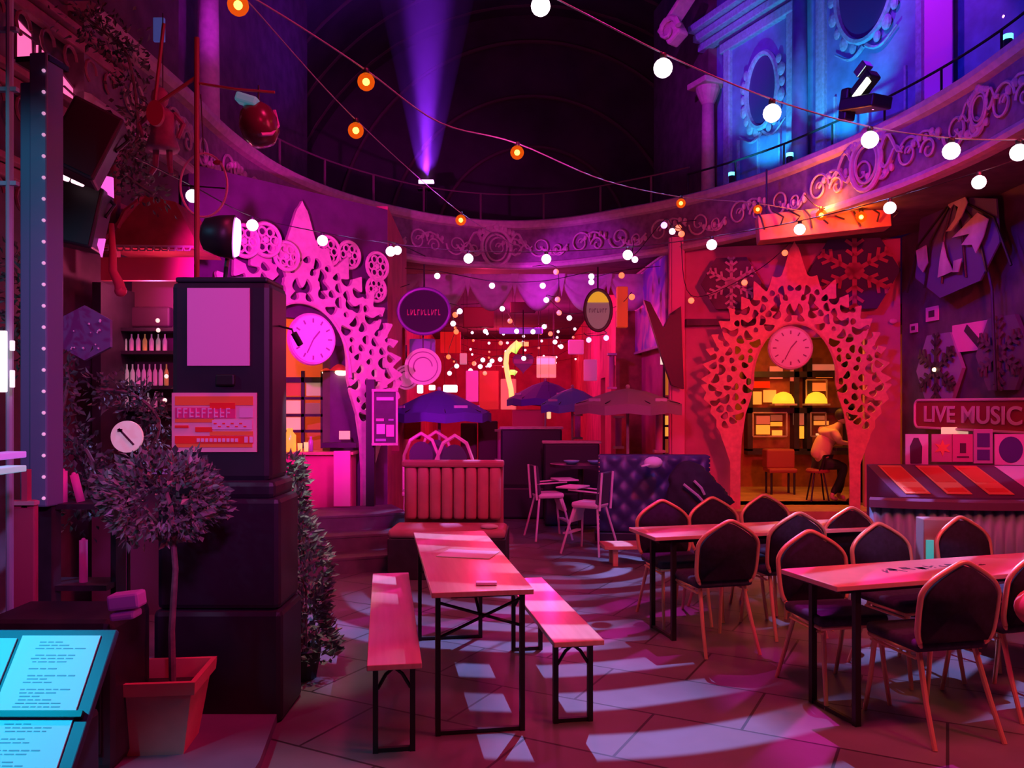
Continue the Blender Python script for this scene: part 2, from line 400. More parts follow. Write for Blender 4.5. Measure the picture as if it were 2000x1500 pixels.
def UM(t, z, off=0): return Matrix.Translation(UA+ud*t+un*off+Vector((0, 0, z))) @ Matrix.Rotation(urz, 4, 'Z')
# note local +X runs along the wall, local -Y faces the court
def side_sign():
    v = Matrix.Rotation(urz, 3, 'Z') @ Vector((0, -1, 0)); return v.dot(un)
SG = 1 if side_sign() > 0 else -1
M_teal = mat('pale_ornament', (.25, .50, .66), .5, var=.2, vs=20, bump=.3)
M_navyin = mat('dark_oval', (.06, .05, .22), .4)
def ornate_panel(t, wd, zb, ht, label, ovx=.0, ovz=.6, orx=.3, orz=.62):
    root = thing('wall_panel', label, 'panel', UA+ud*t+Vector((0, 0, zb)), urz, None)
    bm = BM(); box(bm, (0, -.03*SG, ht/2), (wd, .06, ht)); obj('backboard', bm, M_bluew, root)
    bm = BM()
    for sx in (-1, 1): box(bm, (sx*wd/2, -.08*SG, ht/2), (.16, .1, ht), bev=.02)
    box(bm, (0, -.08*SG, ht), (wd+.3, .14, .16), bev=.02); box(bm, (0, -.08*SG, .0), (wd+.2, .12, .1), bev=.02)
    obj('frame', bm, M_teal, root)
    bm = BM(); prism(bm, circ(1, 36, 0, 0), .03); bmesh.ops.scale(bm, vec=(orx, 1, orz), verts=bm.verts); bmesh.ops.translate(bm, vec=(ovx, -.1*SG, ovz*ht), verts=bm.verts)
    obj('oval_mirror', bm, M_navyin, root)
    bm = BM(); tube(bm, [(ovx+(orx+.05)*math.cos(2*PI*j/36), -.1*SG, ovz*ht+(orz+.05)*math.sin(2*PI*j/36)) for j in range(36)], .045, 6, closed=True)
    for sd in (-1, 1):
        for q in range(7):
            a_ = -PI/2+sd*(.35+q*.3); px_, pz_ = ovx+(orx+.14)*math.cos(a_), ovz*ht+(orz+.13)*math.sin(a_)
            ball(bm, (px_, -.1*SG, pz_), .06+.02*(q % 2), 1, .5, 1.3, 8)
        tube(bm, [(ovx+sd*(.02+.07*j), -.1*SG, ovz*ht-orz-.12-.10*math.sin(j*.55)) for j in range(8)], .03, 5, r2=.012)
    obj('mirror_surround', bm, M_teal, root)
    for q in range(3):
        bm = BM(); box(bm, (-wd/2+.25+q*(wd-.5)/2, -.08*SG, .45), (.03, .04, .9)); obj('moulding', bm, M_teal, root)
    return root
ornate_panel(1.12, 1.45, 5.05, 2.5, 'blue lit wall panel with a small oval mirror, beside the far column', .1, .60, .30, .52)
ornate_panel(3.25, 1.65, 5.05, 3.2, 'taller blue lit wall panel with a large oval mirror, nearer than its neighbour', -.05, .70, .44, .72)
# columns of the upper storey
def column(t, lab, m=M_teal, h=2.3):
    r_ = thing('column', lab, 'column', UA+ud*t+un*.22+Vector((0, 0, 4.95)), urz)
    bm = BM(); lathe(bm, (0, 0, 0), [(.17, 0), (.17, .1), (.13, .16), (.13, .2)], 16); obj('base', bm, m, r_)
    bm = BM(); lathe(bm, (0, 0, 0), [(.115, .2), (.10, h)], 16); obj('shaft', bm, m, r_, True)
    bm = BM(); lathe(bm, (0, 0, 0), [(.10, h), (.15, h+.1), (.2, h+.22), (.2, h+.28)], 16); box(bm, (0, 0, h+.33), (.5, .5, .1), bev=.02); obj('capital', bm, m, r_)
    return r_
column(.05, 'violet lit column left of the small oval mirror panel', M_mold, 1.75)
column(2.15, 'dark blue column between the two oval mirror panels', M_bluew, 2.6)
bm = BM(); cvec = [(.0, 0), (.18, .05), (.26, .16), (.3, .3), (0, .3)]
cn = thing('cornice', 'stepped blue cornice running down over the mirror panels', 'cornice', UA+un*.05+Vector((0, 0, 7.75)), urz)
for kz, (dz, dd) in enumerate(((0, .16), (.14, .26), (.28, .36))):
    box(bm, (1.2, -SG*dd/2, dz), (2.9, dd, .12), bev=.015)
obj('moulding', bm, M_teal, cn)
bn = thing('banner', 'plain bright violet banner hanging on the upper right wall', 'banner', UA+ud*4.3+un*.12+Vector((0, 0, 5.2)), urz)
bm = BM(); box(bm, (0, 0, 1.6), (.42, .02, 3.1)); obj('cloth', bm, mat('violet_cloth', (.75, .2, .9), .7), bn)
bm = BM(); cyl(bm, (-.22, 0, .03), (.22, 0, .03), .015, 8); obj('rod', bm, M_black, bn)
light('SPOT', 'banner_violet_lamp', UA+ud*3.8+un*1.6+Vector((0, 0, 7.8)), UA+ud*4.15+Vector((0, 0, 6.0)), (.7, .05, 1), 110, .05, 50, .4)
# little teal up-lamps and their light
for t, z, lab in ((1.0, 5.2, 'small teal lamp below the small oval mirror'), (2.25, 5.15, 'small teal lamp between the two mirror panels'), (5.45, 5.5, 'small teal lamp right of the violet banner')):
    p = UA+ud*t+un*.5; tl = thing('spot_lamp', lab, 'lamp', p+Vector((0, 0, z)), urz)
    bm = BM(); cyl(bm, (0, 0, -.06), (0, 0, .04), .045, 12); obj('housing', bm, M_black, tl)
    bm = BM(); cyl(bm, (0, 0, .04), (0, 0, .09), .05, 12); obj('lens', bm, emit('teal_lens', (.1, .8, 1), 2.5), tl)
for t in (1.5, 3.0):
    p = UA+ud*t+un*.9; light('SPOT', 'teal_up_light', p+Vector((0, 0, 5.05)), UA+ud*(t-.1)+Vector((0, 0, 6.3)), (0, .6, 1), 95, .03, 75, .6)
# floodlight on a bracket in front of the large mirror panel
fl = thing('floodlight', 'tilted floodlight with a bright white lens on a black bracket', 'lamp', W(1672, 190, 9.4), urz)
bm = BM(); box(bm, (-.12, .0, -.05), (.12, .16, .36), (0, .15, 0), .02); obj('bracket', bm, M_black, fl)
bm = BM(); box(bm, (.13, 0, .1), (.30, .18, .12), (0, -.6, 0), .02); box(bm, (.13, 0, -.12), (.5, .3, .14), (0, .2, 0), .02); obj('housing', bm, M_black, fl)
bm = BM(); box(bm, (.17, -.1, .02), (.26, .03, .08), (0, -.6, 0), .01); obj('lens', bm, emit('flood_lens', (1, .95, .6), 3), fl)
bm = BM(); box(bm, (.14, -.04, .26), (.16, .12, .10), (0, -.6, 0), .01); obj('reflector', bm, mat('chrome', (.5, .8, .95), .2, metal=.9), fl)
for px, py, lab in ((1963, 33, 'small pink lamp high on the upper right wall'), (1706, 208, 'tiny white lamp under the floodlight')):
    bm = BM(); ball(bm, (0, 0, 0), .035, seg=10); o = obj('pilot_lamp', bm, emit('pink_dot', (1, .3, .6), 3), None, loc=W(px, py, 9.2)); tag(o, lab, 'lamp')

lcol = thing('column', 'violet lit column with scrolled capital at the upper left beside the dark vault', 'column', (-3.78, 10.2, 4.95), .5)
bm = BM(); lathe(bm, (0, 0, 0), [(.2, 0), (.2, .15), (.14, .2)], 16); obj('base', bm, M_mold, lcol)
bm = BM(); lathe(bm, (0, 0, 0), [(.14, .2), (.12, 2.2)], 16); obj('shaft', bm, M_mold, lcol, True)
bm = BM(); lathe(bm, (0, 0, 0), [(.12, 2.2), (.18, 2.3), (.26, 2.5), (.28, 2.6)], 16); box(bm, (0, 0, 2.66), (.7, .6, .12), bev=.02)
for sx in (-1, 1): tube(bm, [(sx*(.24+.1*math.cos(a)), -.22, 2.45+.1*math.sin(a)) for a in [k*.6 for k in range(10)]], .03, 6)
obj('capital', bm, M_mold, lcol)
lcn = thing('cornice', 'violet lit stepped cornice rising out of frame at the upper left', 'cornice', (-3.72, 9.2, 7.75), .12)
bm = BM()
for k, (dz, dd) in enumerate(((0, .2), (.2, .34), (.42, .5))): box(bm, (dd/2-.1, 0, dz), (dd, 3.4, .17), bev=.02)
obj('moulding', bm, M_mold, lcn)
light('SPOT', 'left_violet_up', (-2.3, 8.2, 5.3), (-3.75, 10.0, 7.4), (.65, .02, 1), 230, .04, 60, .7)
for i, (px, py, lab) in enumerate(((1312, 62, 'violet lit scrolled corbel high on the right side of the vault'),)):
    cbl = thing('corbel', lab, 'corbel', W(px, py, 13.2), -.9); bm = BM()
    tube(bm, [(.22*(1-.07*k)*math.cos(k*.6), -.1, .22*(1-.07*k)*math.sin(k*.6)) for k in range(12)], .055, 6, r2=.02); box(bm, (0, .08, .0), (.3, .25, .3), (0, -.5, 0), .04); box(bm, (.05, .05, .26), (.7, .3, .07), (0, -.7, 0), .02); obj('scroll', bm, M_mold, cbl)
light('SPOT', 'corbel_violet', (1.0, 9.5, 7.0), (3.2, 13.2, 7.2), (.6, .02, 1), 420, .04, 36, .7)
# violet beam: a fixture on the far balcony shining up through haze
BP = W(833, 357, 15.4)
ul = thing('beam_light', 'small bright violet light bar on the far balcony shining straight up', 'lamp', BP)
bm = BM(); box(bm, (0, 0, -.09), (.34, .2, .1), bev=.015); obj('housing', bm, M_black, ul)
bm = BM(); box(bm, (0, -.03, 0), (.28, .13, .07), bev=.01); obj('lens', bm, emit('violet_lens', (.9, .35, 1), 6), ul)
bm = BM(); cyl(bm, (0, 0, -.9), (0, 0, -.13), .02, 8); obj('stand', bm, M_black, ul)
light('SPOT', 'violet_beam', BP+Vector((0, 0, .12)), BP+Vector((0, 0, 5)), (.28, .02, 1), 5200, .05, 21, .9)
light('SPOT', 'violet_spill', BP+Vector((0, -.1, .2)), BP+Vector((0, -3, 6)), (.25, .02, 1), 320, .05, 150, .9)  # spill of the bar as a separate light added to tint the vault
bm = BM(); lathe(bm, (0, 0, 0), [(.14, .06), (1.15, 4.6)], 32)
hz = obj('stage_haze', bm, None, None, loc=BP); tag(hz, 'violet haze lit by the beam above the light bar', 'haze', kind='stuff')
m = bpy.data.materials.new('haze'); m.use_nodes = True; nt = m.node_tree; nt.nodes.remove(nt.nodes['Principled BSDF'])
vs_ = nt.nodes.new('ShaderNodeVolumeScatter'); vs_.inputs['Density'].default_value = .16; vs_.inputs['Anisotropy'].default_value = .2
nt.links.new(vs_.outputs[0], nt.nodes['Material Output'].inputs['Volume']); hz.data.materials.append(m)

# ------------------------------------------------------------------ lower walls
ZT = 4.25
# right: magenta wall with doorway behind the arch; doorway x 3.6..4.95
wall_seg('wall_right_arch', (2.65, 13.25), (5.95, 12.55), 0, ZT, M_wall, holes=[(.93, 2.86, .1, 2.75)])
bm = BM(); box(bm, (4.25, 12.75, .06), (2.6, 1.3, .12)); struct('floor_step', bm, mat('oak_floor', (.6, .38, .2), .45, var=.2, vs=4))
wall_seg('wall_right', (5.95, 12.5), (5.6, 3.0), 0, ZT, M_dwall)
wall_seg('wall_alley_right', (2.65, 13.25), (2.35, 18.0), -.6, 4.25, M_wallr, th=-.15)
wall_seg('wall_alley_right_far', (2.35, 18.0), (2.6, 37.0), -2, 4.6, M_wallr, th=-.15, holes=[(.6, 1.6, -.2, 2.6), (3, 4.2, -.4, 2.4)])
bm = BM(); box(bm, (2.62, 13.05, 2.2), (.18, .2, 4.3)); box(bm, (2.62, 13.05, 2.2), (.24, .1, 4.3)); struct('trim_20', bm, mat('magenta_post', (.8, .25, .45), .6))
# left: wall with doorway behind the left arch
LA, LB = Vector((-3.42, 8.66, 0)), Vector((-1.63, 10.73, 0)); ld = (LB-LA).normalized(); lrz = math.atan2(ld.y, ld.x)
wall_seg('wall_left_arch', (LA.x, LA.y), (LB.x, LB.y), 0, ZT, mat('plum_plaster', (.11, .04, .13), .8, var=.15), holes=[(.42, 1.82, .30, 2.72)])
wall_seg('wall_left', (-3.90, 3.0), (-3.50, 8.6), 0, ZT+2.2, M_dwall, th=.15)
wall_seg('wall_alley_left', (-1.63, 10.75), (-1.75, 13.6), -.1, 4.3, M_wallr, th=.15, holes=[(.5, 1.6, 1.0, 2.4)])
wall_seg('wall_alley_left_far', (-2.6, 13.9), (-3.4, 37.0), -2, 4.6, M_wallr, th=.15)
wall_seg('wall_back', (-4.2, 36), (4, 36), -2, 4.6, M_wallr)

# ------------------------------------------------------------------ lattice arches
def lattice_mesh(seed=3, H=3.95):
    """marching-squares cut-out of a foliate arch, local X across, Z up, centred at x=0"""
    rnd = random.Random(seed); du = .02; U0, U1, V0, V1 = -1.6, 1.6, 0, H+.35
    nu, nv = int((U1-U0)/du)+1, int((V1-V0)/du)+1
    u = U0+np.arange(nu)*du; v = V0+np.arange(nv)*du; UU, VV = np.meshgrid(u, v, indexing='ij')
    A = np.abs(UU); cz = 2.0
    th = np.arctan2(VV-cz, A); r = np.hypot(A, VV-cz)
    spk = lambda t, k, ph: 1-np.abs(np.mod(t*k/PI+ph, 1)*2-1)
    Ro = 1.22+.20*np.sin(th)**2+.15*spk(th, 19, .2)**1.25
    Ro = Ro+.26*np.exp(-((th-PI/2)/.17)**2)+.36*np.exp(-np.abs(th-PI/2)/.05)+.10*np.exp(-((np.abs(th-PI/2)-.36)/.05)**2)
    Ri = .58+.30*np.sin(np.clip(th, 0, PI/2))**2
    up = np.minimum(Ro-r, r-Ri)
    vv = [0, .8, 1.17, 1.55, 1.8, 2.0]
    uo = np.interp(VV, vv, [.93, .93, 1.05, 1.16, 1.27, 1.30]); ui = np.interp(VV, vv, [.78, .78, .76, .70, .62, .58])
    uo = uo+.07*spk(VV, 15, .1)*np.clip((VV-1.1)*2, 0, 1)
    lo = np.minimum(uo-A, A-ui)
    fld = np.where(VV >= cz, up, lo)
    # pierced holes: curled ellipses, mirrored
    pts = []; tries = 0
    while len(pts) < 170 and tries < 30000:
        tries += 1
        a, b = rnd.uniform(0, 1.5), rnd.uniform(1.35, 3.75)
        t_ = math.atan2(b-cz, a); rr = math.hypot(a, b-cz)
        if b > cz:
            ro = 1.24+.22*math.sin(t_)**2; ri = .58+.30*math.sin(max(t_, 0))**2
            if not (ri+.07 < rr < ro-.02): continue
        else:
            if not (np.interp(b, vv, [.78, .78, .76, .70, .62, .58])+.08 < a < np.interp(b, vv, [.93, .93, 1.05, 1.16, 1.27, 1.3])-.04): continue
        if all(math.hypot(a-p[0], b-p[1]) > .118 for p in pts) and a > .05: pts.append((a, b, rnd.uniform(0, PI), rnd.uniform(.034, .054), rnd.uniform(1.1, 1.9)))
    for a, b, an, rd, el in pts:
        dx, dz = A-a, VV-b
        q = dx*math.cos(an)+dz*math.sin(an); w_ = -dx*math.sin(an)+dz*math.cos(an)+6*q*q*(1 if an > 1.5 else -1)
        e_ = np.hypot(q/el, w_)-rd
        fld = np.minimum(fld, e_)
    bm = BM(); vid = {}
    def V(key, p):
        if key not in vid: vid[key] = bm.verts.new(p)
        return vid[key]
    for i in range(nu-1):
        for j in range(nv-1):
            c = [(i, j), (i+1, j), (i+1, j+1), (i, j+1)]; f = [fld[x] for x in c]
            if max(f) <= 0: continue
            poly = []
            for k in range(4):
                a, b = c[k], c[(k+1) % 4]; fa, fb = fld[a], fld[b]
                if fa > 0: poly.append(V(a, (u[a[0]], 0, v[a[1]])))
                if (fa > 0) != (fb > 0):
                    t = fa/(fa-fb); key = (min(a, b), max(a, b), 'e')
                    poly.append(V(key, (u[a[0]]+(u[b[0]]-u[a[0]])*t, 0, v[a[1]]+(v[b[1]]-v[a[1]])*t)))
            pp = []
            for q in poly:
                if not pp or pp[-1] is not q: pp.append(q)
            if len(set(pp)) >= 3 and len(pp) == len(set(pp)):
                try: bm.faces.new(pp)
                except ValueError: pass
    return bm
def clock(root_loc, rz, r, label, rot=None):
    t = thing('wall_clock', label, 'clock', root_loc, rz)
    bm = BM(); lathe(bm, (0, 0, 0), [(r*1.0, 0), (r*1.05, -.03), (r*1.0, -.06), (r*.95, -.05)], 40, 'Y'); obj('case', bm, M_arch, t)
    bm = BM(); prism(bm, circ(r*.93, 40), .01, Matrix.Translation((0, -.065, 0))); obj('dial', bm, M_paper, t)
    m_ = mat('clock_ink', (.28, .14, .26), .6)
    bm = BM()
    for k in range(12):
        a = k*PI/6; box(bm, (r*.74*math.sin(a), -.072, r*.74*math.cos(a)), (r*.055, .008, r*.17), (0, a, 0))
    obj('hour_mark', bm, m_, t)
    for (a, ln, wd) in ((.7, .42, .06), (3.6, .62, .045)):
        bm = BM(); box(bm, (r*ln/2*math.sin(a), -.08, r*ln/2*math.cos(a)), (r*wd, .006, r*ln), (0, a, 0)); obj('hand', bm, m_, t)
    return t
M_coral = mat('coral_board', (.80, .34, .26), .6, var=.12, vs=14)
def make_arch(loc, rz, label, M_arch=M_arch):
    t = thing('ornamental_arch', label, 'arch', loc, rz)
    o = obj('lattice', lattice_mesh(), M_arch, t); md = o.modifiers.new('thickness', 'SOLIDIFY'); md.thickness = .05; md.offset = 0
    bm = BM()
    tube(bm, [((.61)*math.cos(PI*k/24), -.03, 2.0+.90*math.sin(PI*k/24)) for k in range(25)], .02, 5)
    obj('edging', bm, M_arch, t)
    return t
RA = Vector((4.22, 12.25, .02))
ar = make_arch(RA, math.radians(-10), 'coral red lit lattice arch around the right doorway', M_coral)
clock(Vector(W(1543, 680, 12.2)), math.radians(-10), .31, 'round clock hanging in the coral lattice arch, right doorway')
LC = Vector((-2.42, 9.40, .12))
al = make_arch(LC, lrz, 'magenta lit lattice arch around the left doorway beside the stone steps'); al.scale = (1.12, 1, .95)
clock(W(606, 663, 9.0), lrz-.15, .275, 'round clock with magenta dial hanging in the left lattice arch')
# rosette rings along the shoulders of the left arch
for i, (px, py, Y, rr) in enumerate(((478, 470, 8.35, .16), (520, 468, 8.6, .17), (560, 500, 8.9, .15), (640, 490, 9.7, .17), (682, 498, 10.0, .16), (737, 520, 10.3, .17), (735, 565, 10.3, .15))):
    t = thing('rosette', 'pierced ring rosette on the shoulder of the magenta lattice arch', 'rosette', W(px, py, Y), lrz, 'ring rosettes over the left arch')
    bm = BM(); tube(bm, [(rr*math.cos(2*PI*k/24), 0, rr*math.sin(2*PI*k/24)) for k in range(24)], .022, 6, closed=True); obj('rim', bm, M_arch, t)
    bm = BM()
    for k in range(6): tube(bm, [(rr*.55*math.cos(k*PI/3)+rr*.26*math.cos(2*PI*q/10), 0, rr*.55*math.sin(k*PI/3)+rr*.26*math.sin(2*PI*q/10)) for q in range(10)], .013, 4, closed=True)
    ball(bm, (0, 0, 0), rr*.22, 1, .4, 1, 8); obj('petals', bm, M_arch, t)

# ------------------------------------------------------------------ seating and tables in the court
def chair_proto():
    t = thing('banquet_chair', 'x', 'chair')
    bw = .222
    outl = [(-bw+.02, .50), (-bw, .56), (-bw-.005, .70), (-bw+.004, .765), (-.165, .825), (-.06, .888), (0, .91), (.06, .888), (.165, .825), (bw-.004, .765), (bw+.005, .70), (bw, .56), (bw-.02, .50)]
    lean = lambda z: -.21-(z-.48)*.16
    bm = BM(); P = [Vector((x, lean(z), z)) for x, z in outl]
    P = catmull([Vector(p) for p in P], 4)
    tube(bm, P, .0145, 8); tube(bm, [(-bw+.02, lean(.5), .50), (-bw+.05, -.19, .455), (-bw+.03, -.1, .44), (-bw+.02, .18, .44)], .0125, 8)
    tube(bm, [(bw-.02, lean(.5), .50), (bw-.05, -.19, .455), (bw-.03, -.1, .44), (bw-.02, .18, .44)], .0125, 8)
    tube(bm, [(-bw+.02, .19, .44), (bw-.02, .19, .44)], .0125, 8)
    obj('frame', bm, M_gold, t, True)
    bm = BM(); ins = [(x*.90, .50+(z-.5)*.955) for x, z in [(q.x, q.z) for q in P]]
    pr = [bm.verts.new((x, lean(z)+.018, z)) for x, z in ins]; pb = [bm.verts.new((x, lean(z)-.018, z)) for x, z in ins]
    n = len(ins); cf = bm.verts.new((0, lean(.7)+.04, .7)); cb_ = bm.verts.new((0, lean(.7)-.03, .7))
    for i in range(n):
        j = (i+1) % n
        bm.faces.new((pr[i], pb[i], pb[j], pr[j])); bm.faces.new((pr[i], pr[j], cf)); bm.faces.new((pb[j], pb[i], cb_))
    obj('backrest', bm, M_fab, t, True)
    bm = BM(); box(bm, (0, 0, .475), (.43, .42, .062), bev=.025); obj('seat', bm, M_seat, t, True)
    for sx in (-1, 1):
        bm = BM(); tube(bm, [(sx*.175, .17, .44), (sx*.185, .20, .2), (sx*.195, .235, 0)], .0145, 8, r2=.012); obj('leg', bm, M_gold, t)
        bm = BM(); tube(bm, [(sx*.165, -.16, .44), (sx*.185, -.24, .2), (sx*.20, -.32, 0)], .0145, 8, r2=.012); obj('leg', bm, M_gold, t)
    for sx in (-.19, .19):
        bm = BM(); tube(bm, [(sx, .19, .41), (sx, -.17, .41)], .008, 6); obj('side_rail', bm, M_gold, t)
    return t
ch0 = chair_proto(); first = [True]
def place_chair(px, Yb, facing, tilt, label, group):
    """px, Yb: where the top of the backrest stands; facing +1 away from the camera, -1 towards it"""
    x = (px-1000)/F*Yb; rz = math.radians(tilt)+(0 if facing > 0 else PI)
    off = Matrix.Rotation(rz, 3, 'Z') @ Vector((0, -.275, 0))
    loc = Vector((x, Yb, 0))-off
    if first[0]: first[0] = False; ch0.location = loc; ch0.rotation_euler = (0, 0, rz); ch0['label'] = label; ch0['group'] = group; return ch0
    return dup(ch0, loc, rz, label, group)
G1, G2 = 'banquet chairs around the rear folding table', 'banquet chairs around the front folding table'
place_chair(1426, 5.55, 1, 14, 'banquet chair seen from behind, leftmost on the near side of the rear table', G1)
place_chair(1293, 6.72, -1, 12, 'banquet chair at the far left corner of the rear table, its frame catching blue light', G1)
place_chair(1391, 6.92, -1, 16, 'banquet chair on the far side of the rear table, middle of three', G1)
place_chair(1492, 7.12, -1, 14, 'banquet chair, far side of the rear table, right of three near the orange floor', G1)
place_chair(1560, 5.95, 1, 12, 'banquet chair seen from behind, second along the near side of the rear table', G1)
place_chair(1662, 6.25, 1, 16, 'banquet chair seen from behind, last along the near side of the rear table', G1)
place_chair(1582, 5.10, -1, 10, 'banquet chair facing us at the left end of the front table', G2)
place_chair(1716, 5.42, -1, 16, 'banquet chair facing us, middle of the far side of the front table', G2)
place_chair(1876, 5.72, -1, 16, 'banquet chair facing us before the curved booth, far side of the front table', G2)
place_chair(1882, 4.10, 1, 12, 'large near banquet chair with dark back turned to us at the front table', G2)
place_chair(2040, 4.45, 1, 16, 'banquet chair cut by the right edge of the photo, near side of the front table', G2)

def folding_table(name, label, cat, loc, rz, L, Wd, H, mt, leg_in=.28, xbr=True):
    """local X across (width Wd), local Y along (length L), origin at the near-left corner on the floor"""
    t = thing(name, label, cat, loc, rz)
    bm = BM(); box(bm, (Wd/2, L/2, H-.014), (Wd, L, .028), bev=.004); obj('tabletop' if H > .6 else 'seat_board', bm, mt, t)
    bm = BM(); box(bm, (Wd/2, L/2, H-.04), (Wd*.6, L*.92, .02)); obj('under_frame', bm, M_black, t)
    for y in (leg_in, L-leg_in):
        for x in (.04, Wd-.04):
            bm = BM(); box(bm, (x, y, (H-.03)/2), (.026, .034, H-.03)); obj('leg', bm, M_black, t)
        bm = BM(); box(bm, (Wd/2, y, .012), (Wd-.08, .022, .02))
        if H < .6:
            obj('foot_bar', bm, M_black, t); bm = BM()
            tube(bm, [(.05, y, H-.16), (Wd*.35, y, H-.09), (Wd*.5, y, H-.06), (Wd*.65, y, H-.09), (Wd-.05, y, H-.16)], .009, 6)
        obj('foot_bar' if H > .6 else 'arched_brace', bm, M_black, t)
        if xbr:
            sgn = 1 if y < L/2 else -1
            bm = BM()
            tube(bm, [(.045, y, H-.08), (Wd-.045, y+sgn*.03, H-.22)], .009, 6); tube(bm, [(Wd-.045, y, H-.07), (.045, y+sgn*.03, H-.27)], .009, 6)
            tube(bm, [(Wd*.5, y, H-.16), (Wd*.5, y+sgn*.4, H-.05)], .009, 6)
            obj('brace', bm, M_black, t)
    return t
def striped_wood():
    m = bpy.data.materials.new('pine_planks'); m.use_nodes = True; nt = m.node_tree; b = nt.nodes['Principled BSDF']
    tc = nt.nodes.new('ShaderNodeTexCoord'); mp = nt.nodes.new('ShaderNodeMapping'); nt.links.new(tc.outputs['Object'], mp.inputs[0]); mp.inputs['Scale'].default_value = (14, .8, 1)
    ns = nt.nodes.new('ShaderNodeTexNoise'); nt.links.new(mp.outputs[0], ns.inputs[0]); ns.inputs['Scale'].default_value = 2.5; ns.inputs['Detail'].default_value = 6
    r = nt.nodes.new('ShaderNodeValToRGB'); nt.links.new(ns.outputs['Fac'], r.inputs[0])
    r.color_ramp.elements[0].color = (.62, .40, .25, 1); r.color_ramp.elements[1].color = (.86, .66, .46, 1)
    nt.links.new(r.outputs[0], b.inputs['Base Color']); b.inputs['Roughness'].default_value = .32; b.inputs['Coat Weight'].default_value = .4; b.inputs['Coat Roughness'].default_value = .18
    return m
M_pine = striped_wood()
# centre beer table
a0 = Vector(((845-1000)/F*4.10, 4.10, 0)); TH = .76
def zy(py, h): return (CH-h)*F/(py-HZ)
p1 = Vector(((843-1000)/F*zy(1158, TH), zy(1158, TH), 0)); p2 = Vector(((797-1000)/F*zy(1040, TH), zy(1040, TH), 0))
rzt = math.atan2((p2-p1).y, (p2-p1).x)-PI/2
folding_table('beer_table', 'long narrow pine beer table on black folding legs with a paper on top', 'table', p1, rzt-.02, (p2-p1).length, .52, TH, M_pine, .12)
def bench(lp_near, lp_far, label, wd=.26):
    q1 = Vector(((lp_near[0]-1000)/F*zy(lp_near[1], .47), zy(lp_near[1], .47), 0)); q2 = Vector(((lp_far[0]-1000)/F*zy(lp_far[1], .47), zy(lp_far[1], .47), 0))
    return folding_table('beer_bench', label, 'bench', q1, math.atan2((q2-q1).y, (q2-q1).x)-PI/2, (q2-q1).length, wd, .47, M_pine, .14, False)
bench((716, 1300), (728, 1120), 'low pine bench left of the beer table, lit evenly pink')
bench((1082, 1255), (985, 1130), 'low pine bench right of the beer table, striped with pale light', .27)
# paper and small things on the beer table
def on_table(px, py, h): return Vector(((px-1000)/F*zy(py, h), zy(py, h), h))
pp = on_table(915, 1083, TH)
bm = BM(); box(bm, (0, 0, .003), (.34, .25, .004)); o = obj('paper_menu', bm, M_paper, None, loc=pp+Vector((0, 0, .001)), rot=(0, 0, -.25)); tag(o, 'pale paper menu lying on the beer table', 'menu')
bm = BM(); box(bm, (0, 0, .009), (.11, .05, .016), bev=.004); o = obj('card_holder', bm, mat('pink_card', (.9, .5, .8), .4), None, loc=on_table(950, 1142, TH+.001), rot=(0, 0, .05)); tag(o, 'small pale card holder at the near edge of the beer table', 'card holder')

# long folding tables on the right
def long_table(c1, c2, L, label, H=.76, wd=.48):
    """c1 far-left corner, c2 near-left corner"""
    d = (c2-c1); rz = math.atan2(d.y, d.x)+PI/2          # local X runs away along the table
    t = thing('folding_table', label, 'table', (c1.x, c1.y, 0), rz)
    bm = BM(); box(bm, (L/2, -wd/2, H-.014), (L, wd, .028), bev=.004); obj('tabletop', bm, M_pine2, t)
    bm = BM(); box(bm, (L/2, -wd/2, H-.045), (L*.93, wd*.7, .03)); obj('under_frame', bm, M_black, t)
    for x in (.17, L-.17):
        for y in (-.06, -wd+.06):
            bm = BM(); box(bm, (x, y, (H-.03)/2), (.034, .03, H-.03)); obj('leg', bm, M_black, t)
        bm = BM(); box(bm, (x, -wd/2, .012), (.022, wd-.12, .02)); obj('foot_bar', bm, M_black, t)
    return t
M_pine2 = mat('reddish_wood', (.78, .42, .36), .35, var=.15, vs=3, coat=.4)
B1 = Vector(((1228-1000)/F*zy(1030, .76), zy(1030, .76), 0))
long_table(B1, B1+Vector((.125, -.48, 0)), 1.85, 'long wooden folding table, the rear one of two on the right')
C1 = Vector(((1525-1000)/F*zy(1111, .76), zy(1111, .76), 0))
tC = long_table(C1, C1+Vector((.136, -.45, 0)), 2.3, 'long wooden folding table, the nearer one with dark lettering on top')
random.seed(5)
bm = BM(); x0 = .52
for k in range(9):     # worn hand-painted characters across the board
    hh = .10+.02*random.random(); xx = x0+k*.085
    for q in range(3):
        box(bm, (xx+random.uniform(-.02, .02), -.22+random.uniform(-.03, .03), .7606), (random.choice((.012, .045)), random.choice((.05, .012)), .0012), (0, 0, random.uniform(-.7, .7)))
obj('lettering', bm, mat('faded_ink', (.10, .04, .06), .7), tC)
bm = BM(); ball(bm, (0, 0, 0), .1, seg=24); o = obj('balloon', bm, mat('salmon_rubber', (.9, .35, .3), .4), None, True, loc=(2.78, 4.35, .62)); tag(o, 'salmon coloured round balloon half cut by the right edge of the photo', 'balloon')

